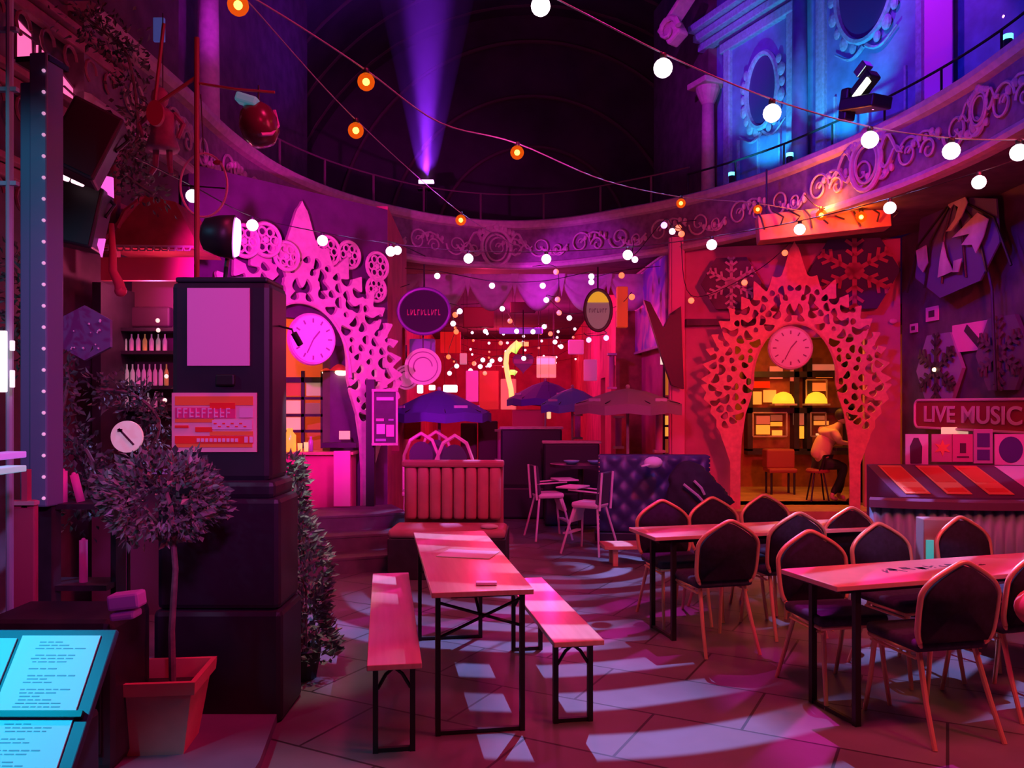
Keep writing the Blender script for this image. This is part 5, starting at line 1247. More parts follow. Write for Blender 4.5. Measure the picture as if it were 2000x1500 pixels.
def string(label, bulbs, rad=.048, cable=None, big=True, mc=None, thick=.006, drop=.0):
    """bulbs: (px, py, Y, kind)"""
    t = thing('festoon_lights', label, 'string lights', (0, 0, 0))
    pts = []
    for (px, py, Y, k) in bulbs:
        p = W(px, py, Y)
        if k == '.': pts.append(p); continue
        r = rad*(1.0 if k in 'wW' else 1.0)
        if k == 'w': b = lk('bulb', ME_w if big else ME_ws, t, p, r)
        elif k == 'o' and big: b = lk('bulb', ME_a, t, p, r*1.15); lk('filament', ME_c, b, (0, 0, 0), 1)
        elif k == 'o': b = lk('bulb', ME_as, t, p, r)
        elif k == 'v': b = lk('bulb', ME_v, t, p, r)
        if big: lk('socket', ME_s, b, (0, 0, 0), 1)
        pts.append(p+Vector((0, 0, r*1.55)))
    if cable: pts = [W(*c) for c in cable]
    if len(pts) > 1:
        P = catmull(pts, 6); bm = BM(); tube(bm, P, thick, 5); obj('cable', bm, mc or M_black, t, True)
    return t
M_cab = mat('grey_cable', (.28, .26, .36), .6)
string('string of large white globe bulbs crossing high from top centre to the right edge', [(700, -150, 3.6, '.'), (860, -75, 3.85, 'w'), (1056, 12, 4.2, 'w'), (1295, 133, 4.3, 'w'), (1508, 221, 4.6, 'w'), (1699, 273, 4.9, 'w'), (1858, 295, 4.9, 'w'), (1990, 298, 4.9, 'w'), (2120, 292, 4.7, 'w')], .050, mc=M_cab, thick=.0045)
string('string of amber bulbs falling from the upper left corner to the middle', [(380, -90, 3.6, '.'), (465, 10, 4.2, 'o'), (695, 255, 5.6, 'o'), (900, 430, 8.2, 'o'), (1005, 480, 11, '.')], .047, mc=M_cab, thick=.004)
string('amber bulb string with a pale cable running down to the right across the dark vault', [(400, -60, 4.2, '.'), (567, 40, 4.8, '.'), (715, 160, 5.2, 'o'), (860, 240, 6, '.'), (1010, 298, 6.6, 'o'), (1180, 352, 8, '.'), (1330, 397, 9.6, 'o'), (1480, 409, 10.3, 'o'), (1605, 420, 11.0, '.')], .048, mc=M_cab, thick=.0055)
string('long low string of white globes looping from the left pillar lamp to the right wall', [(250, 300, 5.2, '.'), (376, 383, 5.9, 'w'), (493, 440, 6.7, 'w'), (630, 470, 7.3, 'w'), (763, 491, 7.8, 'w'), (915, 505, 8.0, 'w'), (1067, 506, 8.0, 'w'), (1226, 498, 7.8, 'w'), (1390, 478, 7.4, 'w'), (1562, 448, 7.0, 'w'), (1738, 406, 6.4, 'w'), (1912, 356, 5.7, 'w'), (2060, 310, 5.2, 'w')], .047, thick=.0045)
string('pair of white bulbs next to the left arch on a short lead', [(740, 470, 8.3, '.'), (776, 489, 8.5, 'w'), (830, 500, 9, '.')], .045)
string('two amber bulbs on the beam box over the coral arch', [(1570, 380, 10.5, '.'), (1604, 420, 10.5, 'o'), (1682, 424, 10.5, 'o'), (1740, 380, 10.5, '.')], .06)
string('small amber and white bulbs at the balcony end near the corner post', [(1238, 470, 11.0, '.'), (1240, 507, 11.2, 'w'), (1297, 440, 11.3, 'v'), (1313, 452, 11.3, 'w'), (1331, 457, 11.3, 'o'), (1325, 445, 11.5, 'o'), (1360, 430, 11.4, '.')], .045, big=False)
string('sparse amber bulbs strung across the front of the coral arch', [(1330, 470, 11.6, '.'), (1350, 587, 11.8, 'o'), (1454, 552, 11.8, 'o'), (1533, 494, 11.8, 'o'), (1620, 393, 11.2, 'o'), (1680, 380, 11.0, '.')], .045, big=False)
string('white bulbs under the fascia, first string across the alley mouth', [(740, 520, 13.2, '.'), (854, 539, 13.4, 'w'), (961, 558, 13.6, 'w'), (1060, 558, 13.6, 'w'), (1155, 540, 13.6, 'w'), (1155, 551, 13.9, 'w'), (1214, 538, 13.2, 'o'), (1290, 520, 13.0, '.')], .05, big=False)
string('amber and white bulbs around the swags at the right of the alley mouth', [(1040, 520, 13.8, '.'), (1086, 531, 14, 'o'), (1089, 585, 14.4, 'o'), (1067, 586, 14.4, 'w'), (1092, 611, 15, 'o'), (1112, 621, 15, 'w'), (1200, 600, 14, '.'), (1234, 580, 12.9, 'o')], .05, big=False)
string('pair of small bulbs left of the large dark oval sign', [(740, 560, 12.4, '.'), (760, 571, 12.5, 'w'), (775, 571, 12.5, 'o'), (800, 555, 12.6, '.')], .04, big=False)
string('bulbs looping beside the right rim of the large dark oval sign', [(870, 590, 14, '.'), (898, 608, 14.2, 'w'), (889, 615, 14.2, 'o'), (885, 632, 14.6, 'w'), (891, 648, 15, 'o'), (876, 697, 16.5, 'o'), (892, 715, 17, 'w'), (878, 729, 17.5, 'w')], .05, big=False)
string('second row of small bulbs across the alley', [(900, 595, 16.5, '.'), (960, 600, 17, 'o'), (981, 603, 17, 'w'), (996, 627, 17.5, 'o'), (1009, 647, 18, 'w'), (1041, 648, 18, 'w'), (1063, 638, 18, 'w'), (1075, 652, 18.4, 'o'), (1100, 640, 18, '.')], .055, big=False)
string('third row of tiny bulbs across the alley before the neon sign', [(930, 640, 19, '.'), (948, 647, 19, 'w'), (978, 670, 19.8, 'o'), (1084, 668, 19.5, 'w'), (1096, 677, 19.8, 'w'), (1120, 660, 19.5, '.')], .055, big=False)
string('fourth row of tiny bulbs low in the alley at the left', [(910, 700, 21, '.'), (919, 724, 21, 'w'), (926, 710, 21, 'o'), (943, 703, 21, 'w'), (938, 716, 21, 'w'), (956, 713, 21, 'w'), (947, 729, 21.4, 'o'), (961, 705, 21.2, 'w'), (977, 702, 21.2, 'w'), (1000, 690, 21, '.')], .06, big=False)
string('short lead with one tiny bulb in front of the heart shaped sign', [(1010, 690, 15, '.'), (1023, 700, 15.1, 'w'), (1040, 690, 15, '.')], .045, big=False)
string('two violet bulbs under the narrow oval sign', [(1170, 640, 13, '.'), (1184, 660, 13.2, 'v'), (1150, 664, 13.6, 'v'), (1140, 650, 13.6, '.')], .045, big=False)
random.seed(11)
for r_ in range(5):
    Y = 21+2.6*r_; bl = [(860, 640+10*r_, Y, '.')]
    for k in range(8):
        px = 890+k*33+random.uniform(-7, 7); u_ = (k-3.5)/3.5; py = 640+16*r_+14*(1-u_*u_)+random.uniform(-4, 4)
        bl.append((px, py, Y, random.choice('wwoo')))
    bl.append((1165, 640+10*r_, Y, '.'))
    string(('faraway row of tiny bulbs deep in the alley, nearest of five', 'faraway row of tiny bulbs deep in the alley, second of five', 'faraway row of tiny bulbs deep in the alley, third of five', 'faraway row of tiny bulbs deep in the alley, fourth of five', 'faraway row of tiny bulbs at the very end of the alley')[r_], bl, .038, big=False)

# ------------------------------------------------------------------ front left: pillar, lamp, tree, menu stand
M_pil = mat('pillar_paint', (.018, .010, .028), .45, var=.15)
plx, plY = (330-1000)/F*4.4, 4.4
pil = thing('pillar', 'tall dark square pillar carrying two posters with a lamp on top', 'pillar', (plx+.27, plY+.30, 0))
hp_ = CH+(HZ-548)/F*4.4
bm = BM(); box(bm, (0, -.11, (1.28+hp_)/2), (.54, .34, hp_-1.28), bev=.035); obj('upper_shaft', bm, M_pil, pil)
bm = BM(); box(bm, (0, -.12, .90), (.66, .40, .60), bev=.03); obj('middle_block', bm, M_pil, pil)
bm = BM(); box(bm, (0, -.12, .30), (.69, .43, .60), bev=.03); obj('lower_block', bm, M_pil, pil)
bm = BM(); box(bm, (0, -.12, 1.24), (.6, .38, .1), bev=.03); obj('collar', bm, M_pil, pil)
bm = BM(); box(bm, (0, -.11, hp_+.01), (.50, .32, .03), bev=.01); obj('cap', bm, M_pil, pil)
FY = plY+.02-.004
t = thing('poster', 'plain pink paper on the upper part of the dark pillar', 'poster', W(425, 638, 4.4)+Vector((0, .014, 0)))
bm = BM(); box(bm, (0, 0, 0), (122*4.4/F, .008, 152*4.4/F)); obj('sheet', bm, mat('pale_pink_poster', (.86, .40, .80), .6), t)
t = thing('poster', 'red and orange printed event poster below the plain pink paper on the pillar', 'poster', W(417, 825, 4.4)+Vector((0, .014, 0))); wpo, hpo = 166*4.4/F, 116*4.4/F
bm = BM(); box(bm, (0, 0, 0), (wpo, .008, hpo)); obj('sheet', bm, mat('pink_border_print', (.95, .42, .55), .6), t)
M_o2 = mat('orange_ink', (1, .22, .05), .6); M_r2 = mat('red_ink', (.95, .02, .02), .6); M_w2 = mat('pale_ink', (.9, .45, .75), .6); M_m2 = mat('crimson_ink', (.85, .03, .25), .6)
def pblk(m, lst, name, y=-.006):
    bm = BM()
    for (x0, x1, z0, z1) in lst: box(bm, (((x0+x1)/2-.5)*wpo, y, (.5-(z0+z1)/2)*hpo), ((x1-x0)*wpo, .003, (z1-z0)*hpo))
    obj(name, bm, m, t)
pblk(M_o2, [(.04, .96, .06, .21), (.04, .5, .44, .5), (.45, .96, .65, .72), (.05, .95, .86, .92)], 'orange_band')
pblk(M_r2, [(.04, .96, .73, .86), (.28, .48, .58, .66), (.04, .2, .55, .59), (.45, .75, .17, .27)], 'red_band', -.0072)
pblk(M_m2, [(.04, .75, .25, .43)], 'title_band', -.0066)
pblk(M_w2, [(.48, .95, .46, .62), (.80, .96, .25, .42), (.86, .90, .74, .84), (.92, .96, .74, .84)], 'pale_band', -.0085)
random.seed(3)
pblk(M_w2, [(.07+k*.072, .082+k*.072, .26, .42) for k in range(9)]+[(.082+k*.072, .115+k*.072, z, z+.025) for k in range(9) for z in (random.choice((.26, .39)), .325)], 'title_lettering', -.0098)
pblk(M_r2, [(.5+k*.05, .535+k*.05, .51+.05*(k % 2), .53+.05*(k % 2)) for k in range(8)], 'small_print', -.0105)
pblk(M_w2, [(.3+k*.05, .335+k*.05, .77, .83) for k in range(10)], 'lower_lettering', -.0098)
bm = BM(); box(bm, (0, 0, 0), (.10, .03, .06), bev=.008); o = obj('junction_box', bm, M_black, None, loc=W(440, 742, 4.4)+Vector((0, .006, 0))); tag(o, 'small black box on the pillar between the two posters', 'box')
bm = BM(); cyl(bm, (0, 0, 0), (0, 0, -.06), .012, 6); o = obj('door_knob', bm, M_mold, None, loc=W(385, 895, 4.4)+Vector((0, .006, 0))); tag(o, 'small pale hook under the event poster', 'hook')
# spot lamp on the pillar
lp_ = W(440, 462, 4.62); sl = thing('spot_lamp', 'black spot lamp on the pillar top with a glowing magenta lens', 'lamp', lp_)
dirv = Vector((.97, .22, -.06)).normalized(); up_ = Vector((0, 0, 1))
Q = dirv.to_track_quat('Y', 'Z').to_matrix().to_4x4()
bm = BM(); lathe(bm, (0, 0, 0), [(.05, -.13), (.09, -.11), (.115, -.03), (.125, .05), (.118, .05)], 28, 'Y'); bmesh.ops.transform(bm, matrix=Q, verts=bm.verts); obj('housing', bm, M_black, sl, True)
bm = BM(); lathe(bm, (0, 0, 0), [(.112, .055), (.10, .075), (.02, .085)], 28, 'Y'); bmesh.ops.transform(bm, matrix=Q, verts=bm.verts); obj('lens', bm, emit('magenta_lens', (1, .25, 1), 4), sl, True)
bm = BM(); tube(bm, [(-.02, .13, -.02), (-.03, .1, -.16), (0, 0, -.24), (.0, 0, -.30)], .014, 6); box(bm, (0, 0, -.285), (.2, .2, .03)); obj('yoke', bm, M_black, sl)
light('SPOT', 'magenta_arch_spot', lp_+Vector((.12, .16, 0)), (-2.25, 9.4, 2.75), (1, .01, .75), 900, .05, 52, .5)
light('SPOT', 'arch_pink_fill', (-.2, 6.2, 4.1), (-1.9, 10.0, 1.4), (.8, .01, .9), 260, .1, 45, .7)

# low platform under the pillar and tree
bm = BM(); pv = [(-4.3, .5), (-1.02, .5), (-1.17, 3.8), (-1.40, 5.35), (-1.7, 6.0), (-4.3, 6.0)]
va = [bm.verts.new((x, y, 0.0)) for x, y in pv]; vb = [bm.verts.new((x, y, .05)) for x, y in pv]
bm.faces.new(va[::-1]); bm.faces.new(vb)
for k in range(6): bm.faces.new((va[k], va[(k+1) % 6], vb[(k+1) % 6], vb[k]))
struct('floor_platform', bm, mat('platform_paint', (.16, .12, .19), .5, var=.15, vs=4))

# topiary in a square terracotta pot
tp = thing('potted_tree', 'small ball headed tree in a square terracotta pot before the dark pillar', 'potted tree', (-1.69, 3.98, .05), .10)
def frust(bm, b0, b1, z0, z1):
    a = [bm.verts.new((sx*b0, sy*b0, z0)) for sx, sy in ((-1, -1), (1, -1), (1, 1), (-1, 1))]; b = [bm.verts.new((sx*b1, sy*b1, z1)) for sx, sy in ((-1, -1), (1, -1), (1, 1), (-1, 1))]
    return a, b
bm = BM(); a, b = frust(bm, .128, .178, 0, .33); c, d = frust(bm, .16, .158, .33, .27)
e1 = [bm.verts.new((sx*.195, sy*.195, z)) for z in (.30,) for sx, sy in ((-1, -1), (1, -1), (1, 1), (-1, 1))]
e2 = [bm.verts.new((sx*.20, sy*.20, .36)) for sx, sy in ((-1, -1), (1, -1), (1, 1), (-1, 1))]
e3 = [bm.verts.new((sx*.175, sy*.175, .36)) for sx, sy in ((-1, -1), (1, -1), (1, 1), (-1, 1))]
b2 = [bm.verts.new((sx*.175, sy*.175, .30)) for sx, sy in ((-1, -1), (1, -1), (1, 1), (-1, 1))]
for v in b+c+d: bm.verts.remove(v)
i2 = [bm.verts.new((sx*.16, sy*.16, .25)) for sx, sy in ((-1, -1), (1, -1), (1, 1), (-1, 1))]
for A, B in ((a, b2), (b2, e1), (e1, e2), (e2, e3), (e3, i2)):
    for k in range(4): bm.faces.new((A[k], A[(k+1) % 4], B[(k+1) % 4], B[k]))
bm.faces.new(a[::-1]); bm.faces.new(i2)
obj('pot', bm, M_terra, tp)
bm = BM(); box(bm, (0, 0, .262), (.31, .31, .02)); obj('soil', bm, mat('soil', (.04, .025, .02), .95, var=.3, vs=30), tp)
bm = BM(); tube(bm, [(.04, 0, .26), (.035, 0, .55), (.05, .01, .85), (.03, 0, 1.15), (.0, 0, 1.25)], .018, 8, r2=.012)
tube(bm, [(.03, 0, 1.0), (-.1, .02, 1.15)], .008, 5); tube(bm, [(.03, 0, 1.02), (.16, .0, 1.16)], .008, 5); obj('trunk', bm, mat('bark', (.20, .13, .14), .8, var=.3, vs=20), tp)
def leaves(bm, cf, n, ln, wd, seed):
    rnd = random.Random(seed)
    for _ in range(n):
        p, out = cf(rnd); d = (out+Vector((rnd.uniform(-.8, .8), rnd.uniform(-.8, .8), rnd.uniform(-.6, .8)))).normalized()
        s_ = d.orthogonal().normalized(); s_ = (Matrix.Rotation(rnd.uniform(0, 2*PI), 3, d) @ s_); L_ = ln*rnd.uniform(.6, 1.2); w_ = wd*rnd.uniform(.7, 1.2); nn = d.cross(s_)*L_*.12
        v = [bm.verts.new(q) for q in (p, p+d*L_*.5+s_*w_+nn, p+d*L_, p+d*L_*.5-s_*w_+nn)]
        bm.faces.new(v)
def crown(rnd):
    while True:
        q = Vector((rnd.gauss(0, 1), rnd.gauss(0, 1), rnd.gauss(0, 1))).normalized()
        r = rnd.uniform(.55, 1)**.5*(1+.18*math.sin(7*q.x+3*q.z)*math.cos(5*q.y+2))
        return Vector((q.x*.29*r, q.y*.26*r, 1.20+q.z*.21*r)), q
bm = BM(); leaves(bm, crown, 1500, .05, .014, 1); obj('foliage', bm, M_leaf2, tp)

# climbing shrub on the right flank of the pillar
sh = thing('shrub', 'tall narrow bushy shrub growing against the right side of the dark pillar', 'shrub', (-1.32, 5.10, 0))
def sf_(rnd):
    z = rnd.uniform(.12, 1.36); r = .145*(1-.35*(z/1.4)) * (1+.25*math.sin(z*11)); a = rnd.uniform(0, 2*PI); k = rnd.uniform(.4, 1)**.5
    return Vector((-.02+.06*math.sin(z*3)-(z-.7)*.09+r*k*math.cos(a), r*k*math.sin(a), z)), Vector((math.cos(a), math.sin(a), .4))
bm = BM(); leaves(bm, sf_, 1900, .075, .015, 2); obj('foliage', bm, M_leaf2, sh)
bm = BM()
for k in range(4): tube(bm, [(.02*k-.03, .02*(k % 2), 0.05), (-.02+.02*k, 0, .6), (-.06+.02*k, 0, 1.25)], .012, 5, r2=.005)
obj('stem', bm, mat('bark'), sh)
bm = BM(); lathe(bm, (0, 0, 0), [(.10, 0), (.13, .16), (.13, .18), (.11, .16)], 20); obj('pot', bm, M_black, sh)
sbl = thing('spot_lamp', 'small dark bracket on the right flank of the pillar, added for the shrub light', 'lamp', (-1.22, 4.58, 2.12))  # lamp body added on a bracket to carry the shrub's fill light
bm = BM(); cyl(bm, (0, 0, -.02), (.03, .03, -.085), .018, 10); tube(bm, [(-.085, 0, .02), (-.01, 0, .0), (0, 0, -.03)], .006, 6); obj('housing', bm, M_black, sbl)
light('SPOT', 'shrub_white_fill', (-1.17, 4.63, 2.0), (-1.36, 5.08, .6), (.75, 1, .85), 30, .02, 44, .6)  # added whitish fill so the shrub reads grey green
light('SPOT', 'tree_cool_fill', (-2.9, 2.3, 2.7), (-1.7, 3.98, 1.3), (.45, .55, 1), 26, .05, 26, .7)  # added cool fill to grey the crown; no fixture modelled

# menu stand, cyan lit, front left corner
ms = thing('menu_stand', 'cyan lit sloping menu stand with printed sheets in the front left corner', 'menu stand', (-1.80, 2.58, 0.05))
A_, B_ = Vector((0, -.14, .53)), Vector((0, .15, .885)); tl = (B_-A_); an = math.atan2(tl.z, tl.y)
mcyl = mat('pale_board', (.45, .62, .70), .5)
Mt = Matrix.Translation((A_+B_)/2) @ Matrix.Rotation(an, 4, 'X')
bm = BM(); box(bm, (0, 0, -.02), (.95, tl.length+.04, .025), bev=.004); bmesh.ops.transform(bm, matrix=Mt, verts=bm.verts); obj('backboard', bm, mat('dark_board', (.05, .06, .10), .5), ms)
L_ = tl.length
for k, (x0, x1, y0, y1, mm_) in enumerate(((.17, .43, .43, .99, M_paper), (.17, .43, .0, .41, M_paper), (-.16, .155, .43, .97, mcyl), (-.16, .155, .0, .40, mcyl), (-.45, -.18, .43, .97, M_paper), (-.45, -.18, .0, .4, M_paper))):
    bm = BM(); box(bm, ((x0+x1)/2, ((y0+y1)/2-.5)*L_, -.004), (x1-x0, (y1-y0)*L_, .005)); bmesh.ops.transform(bm, matrix=Mt, verts=bm.verts); sht = obj('menu_page', bm, mm_, ms)
    if mm_ is M_paper:
        bm = BM(); rr_ = random.Random(k); yy = y1-.05
        while yy > y0+.03:
            xx = x0+.05+rr_.uniform(0, .02); ex = x1-.04-rr_.uniform(.0, .10)
            while xx < ex:
                wd = rr_.uniform(.012, .035); box(bm, (xx+wd/2, (yy-.5)*L_, -.0009), (wd, .0035, .0008)); xx += wd+.006
            yy -= rr_.choice((.024, .024, .05))
        bmesh.ops.transform(bm, matrix=Mt, verts=bm.verts); obj('printed_text', bm, mat('print_grey', (.38, .4, .5), .7), sht)
bm = BM(); box(bm, (0, (.42-.5)*L_, .004), (.92, .02, .02)); bmesh.ops.transform(bm, matrix=Mt, verts=bm.verts); obj('ledge', bm, M_black, ms)
bm = BM(); box(bm, (0, .08, .33), (.82, .22, .60), bev=.02); obj('cabinet', bm, M_blackw, ms)

# ------------------------------------------------------------------ left side clutter
light('SPOT', 'left_red_kiosk', (-.6, 3.0, 4.4), (-2.9, 6.6, 2.6), (1, .0, .08), 45, .1, 40, .6)
light('SPOT', 'left_blue_edge', (-3.9, 2.4, 3.6), (-2.55, 4.5, 2.2), (.1, .45, .8), 60, .05, 50, .6)
lc = thing('light_column', 'tall dark blue column panel with a row of small bulbs down its right edge', 'column', W(78, 550, 4.5)-Vector((0, 0, 0)), -.12); k45 = 4.5/F
bm = BM(); box(bm, (-.045, 0, -.12), (.075, .1, 2.40), bev=.01); obj('left_panel', bm, mat('slate_paint', (.16, .22, .34), .5), lc)
bm = BM(); box(bm, (.04, .0, .0), (.105, .14, 2.46), bev=.01); obj('right_panel', bm, mat('slate_paint'), lc)
bm = BM(); box(bm, (0, .02, 1.20-.0), (.2, .16, .03)); obj('cap', bm, M_black, lc)
for k in range(21):
    z = (550-150-k*41)*k45; 
    if z < -1.2: break
    bm = BM(); ball(bm, (.078, -.075, z), .010, seg=8); obj('bulb', bm, emit('dim_bulb', (.85, .4, .75), .55), lc)
bm = BM(); box(bm, (0, .03, -1.69), (.15, .08, .96)); obj('pedestal', bm, M_blackw, lc)
pl_ = thing('teal_pole', 'thin teal lit vertical pole at the left edge', 'pole', W(19, 300, 4.1))
bm = BM(); cyl(bm, (0, 0, -2.92), (0, 0, 1.35), .018, 10); obj('pole', bm, mat('teal_grey_paint', (.35, .5, .52), .5), pl_)
for z in (-.15, .32, .62): 
    bm = BM(); box(bm, (-.02, 0, z), (.12, .03, .02)); obj('bracket', bm, mat('teal_grey_paint'), pl_)
# facade with pink windows
def pinkwin(pts, Y, label):
    def wp(px, py):
        kk = (px-1000)/F; return W(px, py, (-3.64-.4284)/(kk-.0714))
    Q = [wp(*p) for p in pts]; c = sum(Q, Vector())/len(Q); Q = [q-c for q in Q]
    t = thing('facade_window', label, 'window', c)
    bm = BM(); fa = [bm.verts.new(q) for q in Q]; fb = [bm.verts.new(q-Vector((.03, 0, 0))) for q in Q]; n = len(Q)
    bm.faces.new(fa); bm.faces.new(fb[::-1])
    for i in range(n): bm.faces.new((fa[i], fb[i], fb[(i+1) % n], fa[(i+1) % n]))
    obj('pane', bm, M_pinkglow, t)
    bm = BM(); tube(bm, Q, .014, 5, closed=True); tube(bm, [Q[0].lerp(Q[-1], .3)+Vector((.02, 0, 0)), Q[1].lerp(Q[2], .3)+Vector((.02, 0, 0))], .010, 5); obj('frame', bm, mat('plum_paint'), t); return t
pinkwin([(30, 32), (62, 66), (64, 112), (30, 114)], 6.0, 'pink lit window pane in the upper left corner')
pinkwin([(78, 88), (92, 104), (92, 112), (78, 112)], 6.05, 'tiny pink lit pane beside the column top')
pinkwin([(120, 142), (188, 228), (190, 240), (160, 236), (128, 216), (120, 230)], 6.4, 'long slanting pink lit window above the black loudspeaker')
pinkwin([(101, 150), (108, 150), (108, 262), (101, 260)], 6.2, 'narrow upright pink lit slit beside the column')
# facade mouldings, slanting in perspective along the left wall
for i, (z, lab) in enumerate(((4.62, 'heavy red lit moulding high on the left facade'), (4.0, 'second red lit moulding under the heavy one on the left facade'), (3.35, 'lower thin moulding on the left facade'))):
    t = thing('facade_moulding', lab, 'moulding', (-3.64, 5.6, z), 0)
    bm = BM(); box(bm, (.03, 0, 0), (.08, 3.4, .09), (0, 0, -.0714), .015); box(bm, (.07, 0, .08), (.12, 3.4, .05), (0, 0, -.0714), .01); obj('board', bm, mat('facade_red', (.36, .14, .18), .7, var=.3), t)
    bm = BM()
    for k in range(12):
        y = -1.6+k*.28; tube(bm, [(.06+.0714*y, y+.09*math.cos(a), -.16+.09*math.sin(a)) for a in [q*PI/5 for q in range(8)]], .014, 5)
    obj('carved_scroll', bm, mat('facade_red'), t)
# loudspeakers
def speaker(loc, rot, s, label):
    t = thing('loudspeaker', label, 'loudspeaker', loc, 0, None, rot)
    bm = BM(); box(bm, (0, 0, 0), (.36*s, .34*s, .52*s), bev=.02*s); obj('cabinet', bm, M_blackw, t)
    bm = BM(); box(bm, (0, -.172*s, 0), (.31*s, .01, .47*s)); obj('grille', bm, M_black, t)
    bm = BM(); tube(bm, [(-.19*s, 0, .05*s), (-.22*s, .05, .18*s), (0, .12, .34*s), (.22*s, .05, .18*s), (.19*s, 0, .05*s)], .012, 6); obj('bracket', bm, M_black, t); return t
speaker(W(170, 282, 5.0), (0, .42, .35), .82, 'large black loudspeaker hung tilted in the upper left')
speaker(W(158, 425, 5.6), (0, .2, .2), .8, 'second black loudspeaker in shadow below the tilted one')
for i, (px, py, rx3, lab) in enumerate(((152, 356, .085, 'blurred white lamp below the loudspeaker, left one'), (128, 348, .05, 'small white lamp left of the blurred one under the loudspeaker'))):
    bm = BM(); box(bm, (0, 0, 0), (rx3, .03, .035), (0, .35, 0), .01); o = obj('strip_lamp', bm, emit('pink_white', (1, .6, .75), 1.5), None, loc=W(px, py, 5.3)); tag(o, lab, 'lamp')
for (pts, lab) in (([(198, 342), (219, 346), (220, 386), (206, 378), (197, 366)], 'small bright magenta pane below and right of the loudspeaker'), ([(186, 466), (204, 466), (197, 502)], 'small magenta shard shaped pane under the second loudspeaker')):
    cx, cy = sum(p[0] for p in pts)/len(pts), sum(p[1] for p in pts)/len(pts); bm = BM(); prism(bm, [((x-cx)*5.6/F, (cy-y)*5.6/F) for x, y in pts], .02); o = obj('facade_pane', bm, emit('magenta_pane', (1, .12, .75), .9), None, loc=W(cx, cy, 5.6)); tag(o, lab, 'pane')
# starry hexagon
hx_ = hexpanel(W(165, 650, 5.2), .2, .175, 'deep violet hexagon with small star dots hanging at the left', mat('pale_ink'), mat('violet_board', (.14, .08, .26), .5), rot=PI/6)
for c in list(hx_.children):
    if c.name.startswith('snowflake'): bpy.data.objects.remove(c)
rnd = random.Random(4)
bm = BM()
for k in range(14): ball(bm, (rnd.uniform(-.11, .11), -.008, rnd.uniform(-.12, .12)), rnd.uniform(.004, .009), seg=6)
obj('star_dots', bm, mat('pale_dots', (.85, .75, .95), .5), hx_)
# red truss pole with arm
tr = thing('steel_pole', 'red lit upright steel pole with a braced arm over the pillar', 'pole', (-2.02, 5.25, 0))
bm = BM(); cyl(bm, (0, 0, 0), (0, 0, 4.05), .017, 10); obj('pole', bm, mat('red_steel', (.30, .07, .07), .5), tr)
bm = BM(); tube(bm, [(0, 0, 3.8), (-.28, .02, 3.62)], .012, 6); tube(bm, [(-.28, .02, 3.62), (-.22, .02, 4.15)], .012, 6); obj('brace', bm, mat('red_steel'), tr)
bm = BM(); tube(bm, [(0, 0, 3.76), (.25, 0, 3.72), (.50, 0, 3.70)], .009, 6); obj('arm', bm, mat('red_steel'), tr)
bm = BM(); prism(bm, circ(.055, 20, -.27, 3.57, 1.5), .03); obj('plate', bm, mat('crimson_plate', (.4, .03, .10), .5), tr)
# hanging lantern
hl = thing('hanging_lantern', 'egg shaped dark lantern with a teal top hanging from the pole arm', 'lantern', W(505, 240, 5.25))
bm = BM(); lathe(bm, (0, 0, 0), [(.02, -.155), (.075, -.14), (.115, -.08), (.125, 0), (.10, .08), (.05, .13)], 24); bmesh.ops.rotate(bm, cent=(0, 0, 0), matrix=Euler((0, -.25, 0)).to_matrix(), verts=bm.verts); obj('body', bm, mat('dark_red_glaze', (.12, .02, .05), .25), hl, True)
bm = BM(); box(bm, (-.05, -.06, .12), (.14, .10, .06), (0, .3, 0), .015); obj('top_cloth', bm, mat('teal_cloth', (.2, .6, .75), .6, em=(.05, .3, .4), es=.3), hl)
bm = BM(); tube(bm, [(.05, -.11, -.11), (.10, -.06, -.09), (.125, 0, -.02), (.10, 0, .08)], .012, 6); obj('rim', bm, mat('purple_glaze', (.6, .15, .7), .3), hl)
bm = BM(); cyl(bm, (0, 0, .1), (0, 0, .24), .006, 6); obj('cord', bm, M_black, hl)
# hoop
hp2 = thing('hoop', 'thin pale wire hoop with a red ribbon hanging right of the pole', 'hoop', W(398, 362, 5.4)); rr_ = .155
bm = BM(); tube(bm, [(rr_*math.cos(2*PI*k/36), 0, rr_*1.35*math.sin(2*PI*k/36)) for k in range(36)], .008, 6, closed=True); obj('ring', bm, mat('pink_paint'), hp2)
bm = BM(); ball(bm, (.09, 0, .15), .022, 1.4, .6, .8, 8); obj('ribbon', bm, mat('crimson_plate'), hp2)
bm = BM(); tube(bm, [(0, 0, .2), (-.02, 0, .6)], .004, 5); tube(bm, [(-.14, 0, 0), (.14, 0, -.02)], .005, 5); obj('cord', bm, M_black, hp2)
# puppet like figure hanging
pp_ = thing('hanging_puppet', 'magenta lit carved puppet shape hanging left of the red pole', 'puppet', W(318, 240, 5.6)); mp_ = mat('puppet_paint', (.40, .12, .24), .6, var=.3, vs=12)
bm = BM(); ball(bm, (-.02, 0, .17), .06, 1, .8, 1.25, 12); obj('head', bm, mp_, pp_, True)
bm = BM(); lathe(bm, (0, 0, 0), [(.03, .10), (.09, .05), (.075, -.06), (.11, -.17), (.10, -.19)], 16); obj('coat', bm, mp_, pp_, True)
for s_ in (-1, 1):
    bm = BM(); tube(bm, [(s_*.08, 0, .06), (s_*.15, -.02, -.02), (s_*.12, -.04, -.12)], .02, 6, r2=.014); obj('arm', bm, mp_, pp_)
    bm = BM(); tube(bm, [(s_*.045, 0, -.17), (s_*.05, 0, -.30), (s_*.07, -.03, -.36)], .024, 6, r2=.015); obj('leg', bm, mp_, pp_)
bm = BM(); cyl(bm, (0, 0, .2), (0, 0, .75), .004, 5); obj('cord', bm, M_black, pp_)
